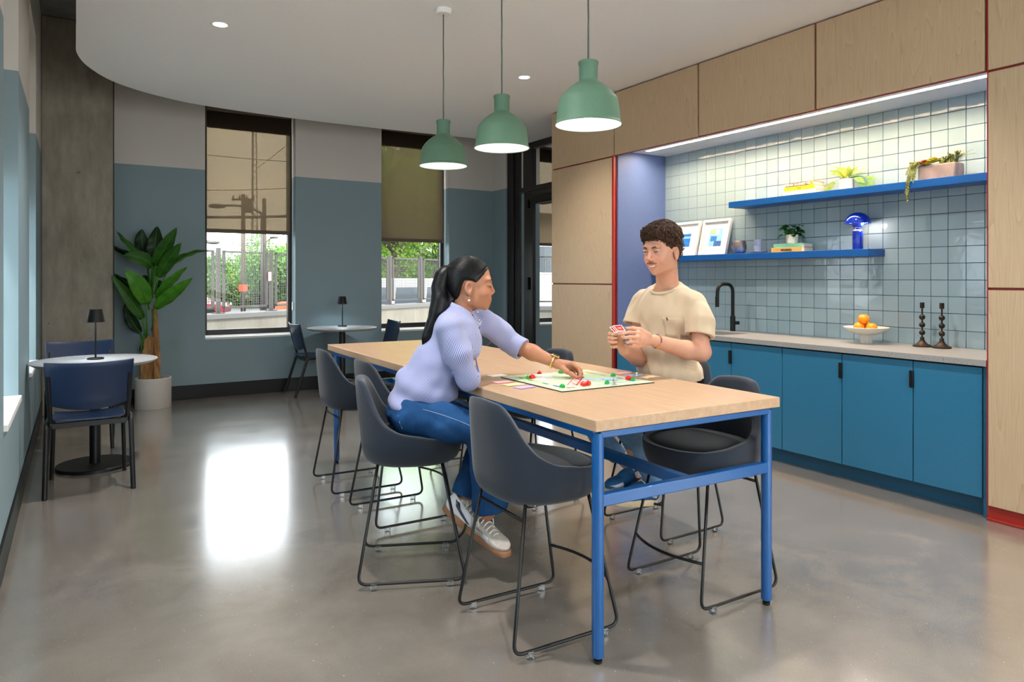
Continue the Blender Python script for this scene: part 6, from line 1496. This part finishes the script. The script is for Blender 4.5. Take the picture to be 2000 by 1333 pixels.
ts.post.append(arm_cut(lcu, (Vector(lcu)-Vector(at(1366, 600, 3.64))).normalized()+Vector((-.25, 0, 0)), .105)); ts.post.append(arm_cut(rcu, (Vector(rcu)-Vector(Rs)).normalized(), .085))
ts.post.append(cutplane(at(1306, 734, 3.86), -Vector(MR[:, 2])+Vector(MF)*.12))
ts.cone(Vector(lcu)+Vector((0, 0, .02)), Vector(lcu)-Vector((0, 0, .08)), .052, .060, .004, sub=True); ts.cone(Vector(rcu)+Vector((0, 0, .02)), Vector(rcu)-Vector((0, 0, .08)), .045, .050, .004, sub=True)
NP = Vector(mnb)+MF*.012+Vector((0, 0, .000)); NN = (Vector((0, 0, 1))+MF*.42).normalized(); ts.cone(NP+NN*.008, NP+NN*.14, .073, .15, .004, sub=True)
tsh = ts.mesh('t_shirt', .0044, M['tee'], mn)
cp = []
for i in range(36):
    a = 2*PI*i/36; e_ = NN.cross(ML).normalized(); cp.append(NP+NN*.012+e_*(.079*math.cos(a))+ML*(.076*math.sin(a)))
MB().tube(cp, .0085, 8, closed=True).build('neck_rib', M['tee'], tsh, smooth=True, world=True)
po = drape(tsh, Vector(at(1296, 642, 3.6)), -MF, [[(-.050+.01*i, .052-.012*j-(.012*(1-abs(i-5)/5) if j == 8 else 0)) for i in range(11)] for j in range(9)], ML, Vector((0, 0, 1)), .0016)
pk = MB().sheet([[tuple(q) for q in r] for r in po]).build('chest_pocket', M['tee'], tsh, smooth=True, world=True, solid=.002)
tb_ = drape(tsh, Vector(at(1282, 625, 3.6)), -MF, [[(-.003, .008), (.003, .008)], [(-.003, -.008), (.003, -.008)]], ML, Vector((0, 0, 1)), .004); MB().sheet([[tuple(q) for q in r] for r in tb_]).build('pocket_tab', plain('maroon_tab', C(110, 36, 36), .6), tsh, world=True, solid=.001)
# jeans
jm = SDF(); jm.ell(at(1309, 765, 3.90), (.132, .172, .10), MR, .04)
mid = [at(1246, 876, 3.54), at(1172, 852, 3.72)]; hems = [at(1276, 935, 3.61), at(1208, 893, 3.72)]
for h_, k_, m_, e_ in zip(mh, mk, mid, hems): jm.chain([h_, k_], [.095, .068], .04); jm.chain([k_, m_, e_], [.066, .054, .050], .02)
jm.post.append(folds([((50, 20, 70), (18, -20, 25), .5), ((-30, 60, 45), (25, 9, 30), 1.1)], .003))
for e_, m_ in zip(hems, mid): jm.post.append(arm_cut(e_, (Vector(e_)-Vector(m_)).normalized(), .08))
for e_, m_, a_ in zip(hems, mid, ma): d_ = (Vector(e_)-Vector(m_)).normalized(); jm.cone(Vector(e_)-d_*.02, Vector(e_)+d_*.06, .040, .042, .004, sub=True)
mj = jm.mesh('jeans', .0046, M['denim_m'], mn)
# high tops
bl_ = plain('teal_suede', C(28, 92, 142), .7, var=.06); cre = plain('cream_rubber', C(222, 200, 164), .6, var=.04); rdl = plain('red_leather', C(176, 26, 40), .45)
def swoosh(n=14):
    top, bot = [], []
    for i in range(n):
        t = i/(n-1); x = .070+.095*(1-t); zt = .050+.042*(1-t)*0+.045*t**1.6*0; 
        # tick: thick hook at the front sweeping up and back to a point
        bx_ = bez((.170, .078, 0), (.165, .020, 0), (.060, .088, 0), n-1)[i]; tx_ = bez((.170, .080, 0), (.150, .046, 0), (.060, .089, 0), n-1)[i]
        bot.append((bx_.x, bx_.y)); top.append((tx_.x, tx_.y))
    return [top, bot]
for (hl_, to_, up_v, sw) in (((1283, 985, 3.66), (1196, 988, 3.50), Vector(ma[0])-Vector(at(1268, 992, 3.62)), False), ((1262, 950, 3.78), (1178, 968, 3.60), Vector(ma[1])-Vector(at(1235, 965, 3.74)), True)):
    um, Pm, ym, xm, zm = shoe(mn, at(*hl_), at(*to_), Vector((0, 0, 1)) if not sw else up_v+Vector((0, 0, .3)), {'upper': bl_, 'sole': cre, 'lace': M['pearl']}, .295, True, 'high_top')
    sd = 1
    patch(um, Pm, ym, sd, [[(.045+.008*k, .036+.002*k) for k in range(9)], [(.040+.0085*k, .055) for k in range(9)], [(.040+.0085*k, .075) for k in range(9)], [(.045+.0075*k, .094-.001*k) for k in range(9)]], whl, 'white_quarter', um)
    sg_ = [[(.040+(x-.06)*.66, .047+(z-.05)*.82) for x, z in r] for r in swoosh()]
    g_ = drape(um, Pm(0, .12*sd, 0), -ym*sd, sg_, Pm(1, 0, 0)-Pm(0, 0, 0), Pm(0, 0, 1)-Pm(0, 0, 0), .0032); MB().sheet([[tuple(q) for q in r] for r in g_]).build('tick_emblem', rdl, um, smooth=True, world=True, solid=.001)
    patch(um, Pm, ym, sd, [[(.190+.010*k, .030) for k in range(8)], [(.192+.0095*k, .045) for k in range(8)], [(.195+.009*k, .058-.002*k) for k in range(8)]], whl, 'white_toe', um)
# hair: cap plus loose curls
h2 = SDF(); h2.ell(hm.T(-.016, 0, .046), hm.r(.108, .084, .096), hm.R, .03); h2.ell(hm.T(-.045, 0, -.010), hm.r(.062, .068, .062), hm.R, .03); h2.ell(hm.T(.046, 0, .094), hm.r(.052, .060, .030), hm.R, .03)
FP = np.array([(.3, .080), (.112, .074), (.086, .066), (.058, .058), (.044, .030), (.030, -.020), (.016, -.022), (.012, .010), (-.020, .020), (-.034, -.008), (-.052, -.056), (-.06, -.3), (.3, -.3)], np.float32)
FPm = FP.copy()
def facecut2(p):
    global FP
    FP = FPm; q = hm.loc(p); return poly2(np.stack([q[:, 0]+.35*np.maximum(0, np.abs(q[:, 1])-.045)*(q[:, 2] > .02), q[:, 2]], 1).astype(np.float32))
h2.fun(facecut2, .006, True, hm.T(0, 0, 0), .4)
h2.post.append(folds([((160, 40, 120), (70, 60, 30), .4), ((-60, 170, 90), (40, 80, 50), 1.3), ((90, -80, 190), (60, 30, 70), 2.2)], .0042))
hrm = h2.mesh('hair', .0036, M['hair_m'], mn)
cm = MB(); me = hrm.data; lo_ = Vector(mn.location); nv = len(me.vertices); made = 0
while made < 1100:
    v = me.vertices[random.randrange(nv)]; p = v.co+lo_; q = hm.loc(np.array([p], np.float32))[0]
    if q[2] < .028 or (q[2] < .05 and q[0] < -.03): 
        if random.random() > .10: continue
    n_ = v.normal; t1 = n_.orthogonal().normalized(); t1 = Matrix.Rotation(random.uniform(0, 6.28), 3, n_) @ t1; t2 = n_.cross(t1); R_ = random.uniform(.0045, .0095); turns = random.uniform(.55, 1.2); pts = []
    for i in range(10):
        a = 2*PI*turns*i/9; pts.append(p+n_*(-.003+.0085*math.sin(PI*i/9)+.002)+t1*R_*math.cos(a)+t2*R_*math.sin(a)+t1*.012*(i/9-.5))
    cm.tube(pts, [.0005+.0012*math.sin(PI*min(1, .12+i/9*.88)) for i in range(10)], 5); made += 1
stuff(cm.build('curls', M['hair_m'], hrm, smooth=True, world=True, clean=False))
eyeW = plain('eye_white', C(232, 228, 224), .2, var=0); iris = plain('grey_blue_iris', C(64, 78, 92), .2, var=0); teeth = plain('teeth', C(240, 234, 224), .25, var=.01)
for y in (-1, 1):
    e = MB().sphere(hm.T(.0785, y*.033, .006), .0128*1.07, 20, 14).build('eye', eyeW, mn, smooth=True, world=True)
    gz = Vector(hm.T(.0785+.0125, y*.033+.002, .0045)); MB().sphere(gz, .0052, 14, 8, (1, 1, 1)).build('iris', iris, e, smooth=True, world=True); 
    MB().tube([hm.T(.0865, y*.019, .0080), hm.T(.0940, y*.029, .0128), hm.T(.0910, y*.041, .0126), hm.T(.0815, y*.049, .0076)], [.0030, .0046, .0046, .0028], 8).build('upper_eyelid', M['skin_m'], mn, smooth=True, world=True)
    MB().tube([hm.T(.0890, y*.020, .0068), hm.T(.0970, y*.029, .0088), hm.T(.0942, y*.041, .0086), hm.T(.0835, y*.049, .0062)], [.0006, .0010, .0010, .0006], 6).build('eyelashes', M['hair_m'], mn, smooth=True, world=True)
    MB().tube([hm.T(.0865, y*.019, .0035), hm.T(.0930, y*.030, .0004), hm.T(.0902, y*.041, .0010), hm.T(.0815, y*.049, .0045)], [.0024, .0032, .0032, .0022], 8).build('lower_eyelid', M['skin_m'], mn, smooth=True, world=True)
    MB().tube([hm.T(.0965, y*.016, .0250), hm.T(.0940, y*.032, .0300), hm.T(.0820, y*.049, .0270)], [.0034, .0036, .0014], 8).build('eyebrow', M['hair_m'], mn, smooth=True, world=True)
hm.lips(M['lips_m'], mn, 1)
tg_ = [[hm.T(.0965-.0140*b*b, b*.0285, -.0585-.0052*a+(.0080+.0046*a)*b*b) for b in [i/8-1 for i in range(17)]] for a in (0, 1, 1.7)]
MB().sheet([[tuple(q) for q in r] for r in tg_]).build('teeth', teeth, mn, smooth=True, world=True, solid=.003)
mu = SDF(); mu.ell(hm.T(.0975, .010, -.0470), hm.r(.0050, .013, .0034), hm.R, .008).ell(hm.T(.0975, -.010, -.0470), hm.r(.0050, .013, .0034), hm.R, .008).ell(hm.T(.0915, .022, -.0495), hm.r(.004, .008, .0030), hm.R, .008).ell(hm.T(.0915, -.022, -.0495), hm.r(.004, .008, .0030), hm.R, .008)
mu.post.append(lambda p, d: d-.0008*np.sin(900*p[:, 1])*np.sin(900*p[:, 2])); mu.mesh('moustache', .0016, m_hair('moustache_hair', C(104, 66, 44), C(150, 100, 72), .7, (3, 3, 3)), mn)
nk = []
for i in range(40):
    a = 2*PI*i/40; nk.append(Vector(mnb)+MF*(.014+.064*math.cos(a))+ML*(.062*math.sin(a))+Vector((0, 0, 1))*(.034-.034*math.cos(a)))
MB().tube(nk, .0011, 5, closed=True).build('necklace', M['gold'], mn, smooth=True, world=True)
ld = (Vector(Lw)-Vector(at(1340, 684, 3.56))).normalized(); e1 = ld.orthogonal().normalized(); e2 = ld.cross(e1)
brc = [plain('bead_purple', C(126, 92, 150), .5), plain('bead_amber', C(206, 150, 70), .5)]
cm = Vector(at(1283, 667, 3.468)); bb = MB(); bb2 = MB()
for i in range(26):
    a = 2*PI*i/26; (bb if (i//3) % 2 else bb2).sphere(cm+e1*(.0335*math.cos(a))+e2*(.0335*math.sin(a)), .0042, 8, 6)
br = bb.build('bracelet', brc[0], mn, smooth=True, world=True, clean=False); bb2.build('bracelet_beads', brc[1], br, smooth=True, world=True, clean=False)
MB().tube([Vector(at(1191.5, 668, 3.45))+Vector((0, 0, 1))*(.0108*math.cos(a))+Vector(FW)*(.0108*math.sin(a)) for a in [2*PI*i/16 for i in range(16)]], .0013, 6, closed=True).build('finger_ring', M['gold'], mn, smooth=True, world=True)
# the red cards in his hands
hc = thing('playing_cards', 'three red cards with white borders held in the man\'s hands', 'playing cards', tuple(at(1209, 641, 3.42)))
for k, (du, dv, dd) in enumerate(((-7, 3.0, .004), (-3, 1.6, .002), (0, 0, 0))):
    q = [Vector(at(1197+du, 636+dv, 3.445+dd)), Vector(at(1214+du, 635+dv, 3.445+dd)), Vector(at(1222+du, 647+dv, 3.375+dd)), Vector(at(1207+du, 647.5+dv, 3.375+dd))]
    n_ = (q[1]-q[0]).cross(q[3]-q[0]).normalized(); n_ = n_ if n_.z > 0 else -n_; c_ = sum(q, Vector())/4
    cd_ = MB().add([p for p in q]+[p-n_*.0006 for p in q], [(0, 1, 2, 3), (7, 6, 5, 4), (0, 4, 5, 1), (1, 5, 6, 2), (2, 6, 7, 3), (3, 7, 4, 0)]).build('card', wht, hc, world=True)
    MB().add([c_+(p-c_)*.84+n_*.0003 for p in q], [(0, 1, 2, 3)]).build('red_field', bred, cd_, world=True); MB().add([c_+(p-c_)*Vector((.4,)*3)[0]*.9+n_*.0005 for p in [q[0].lerp(q[3], .35), q[1].lerp(q[2], .35), q[1].lerp(q[2], .6), q[0].lerp(q[3], .6)]], [(0, 1, 2, 3)]).build('print', wht, cd_, world=True)
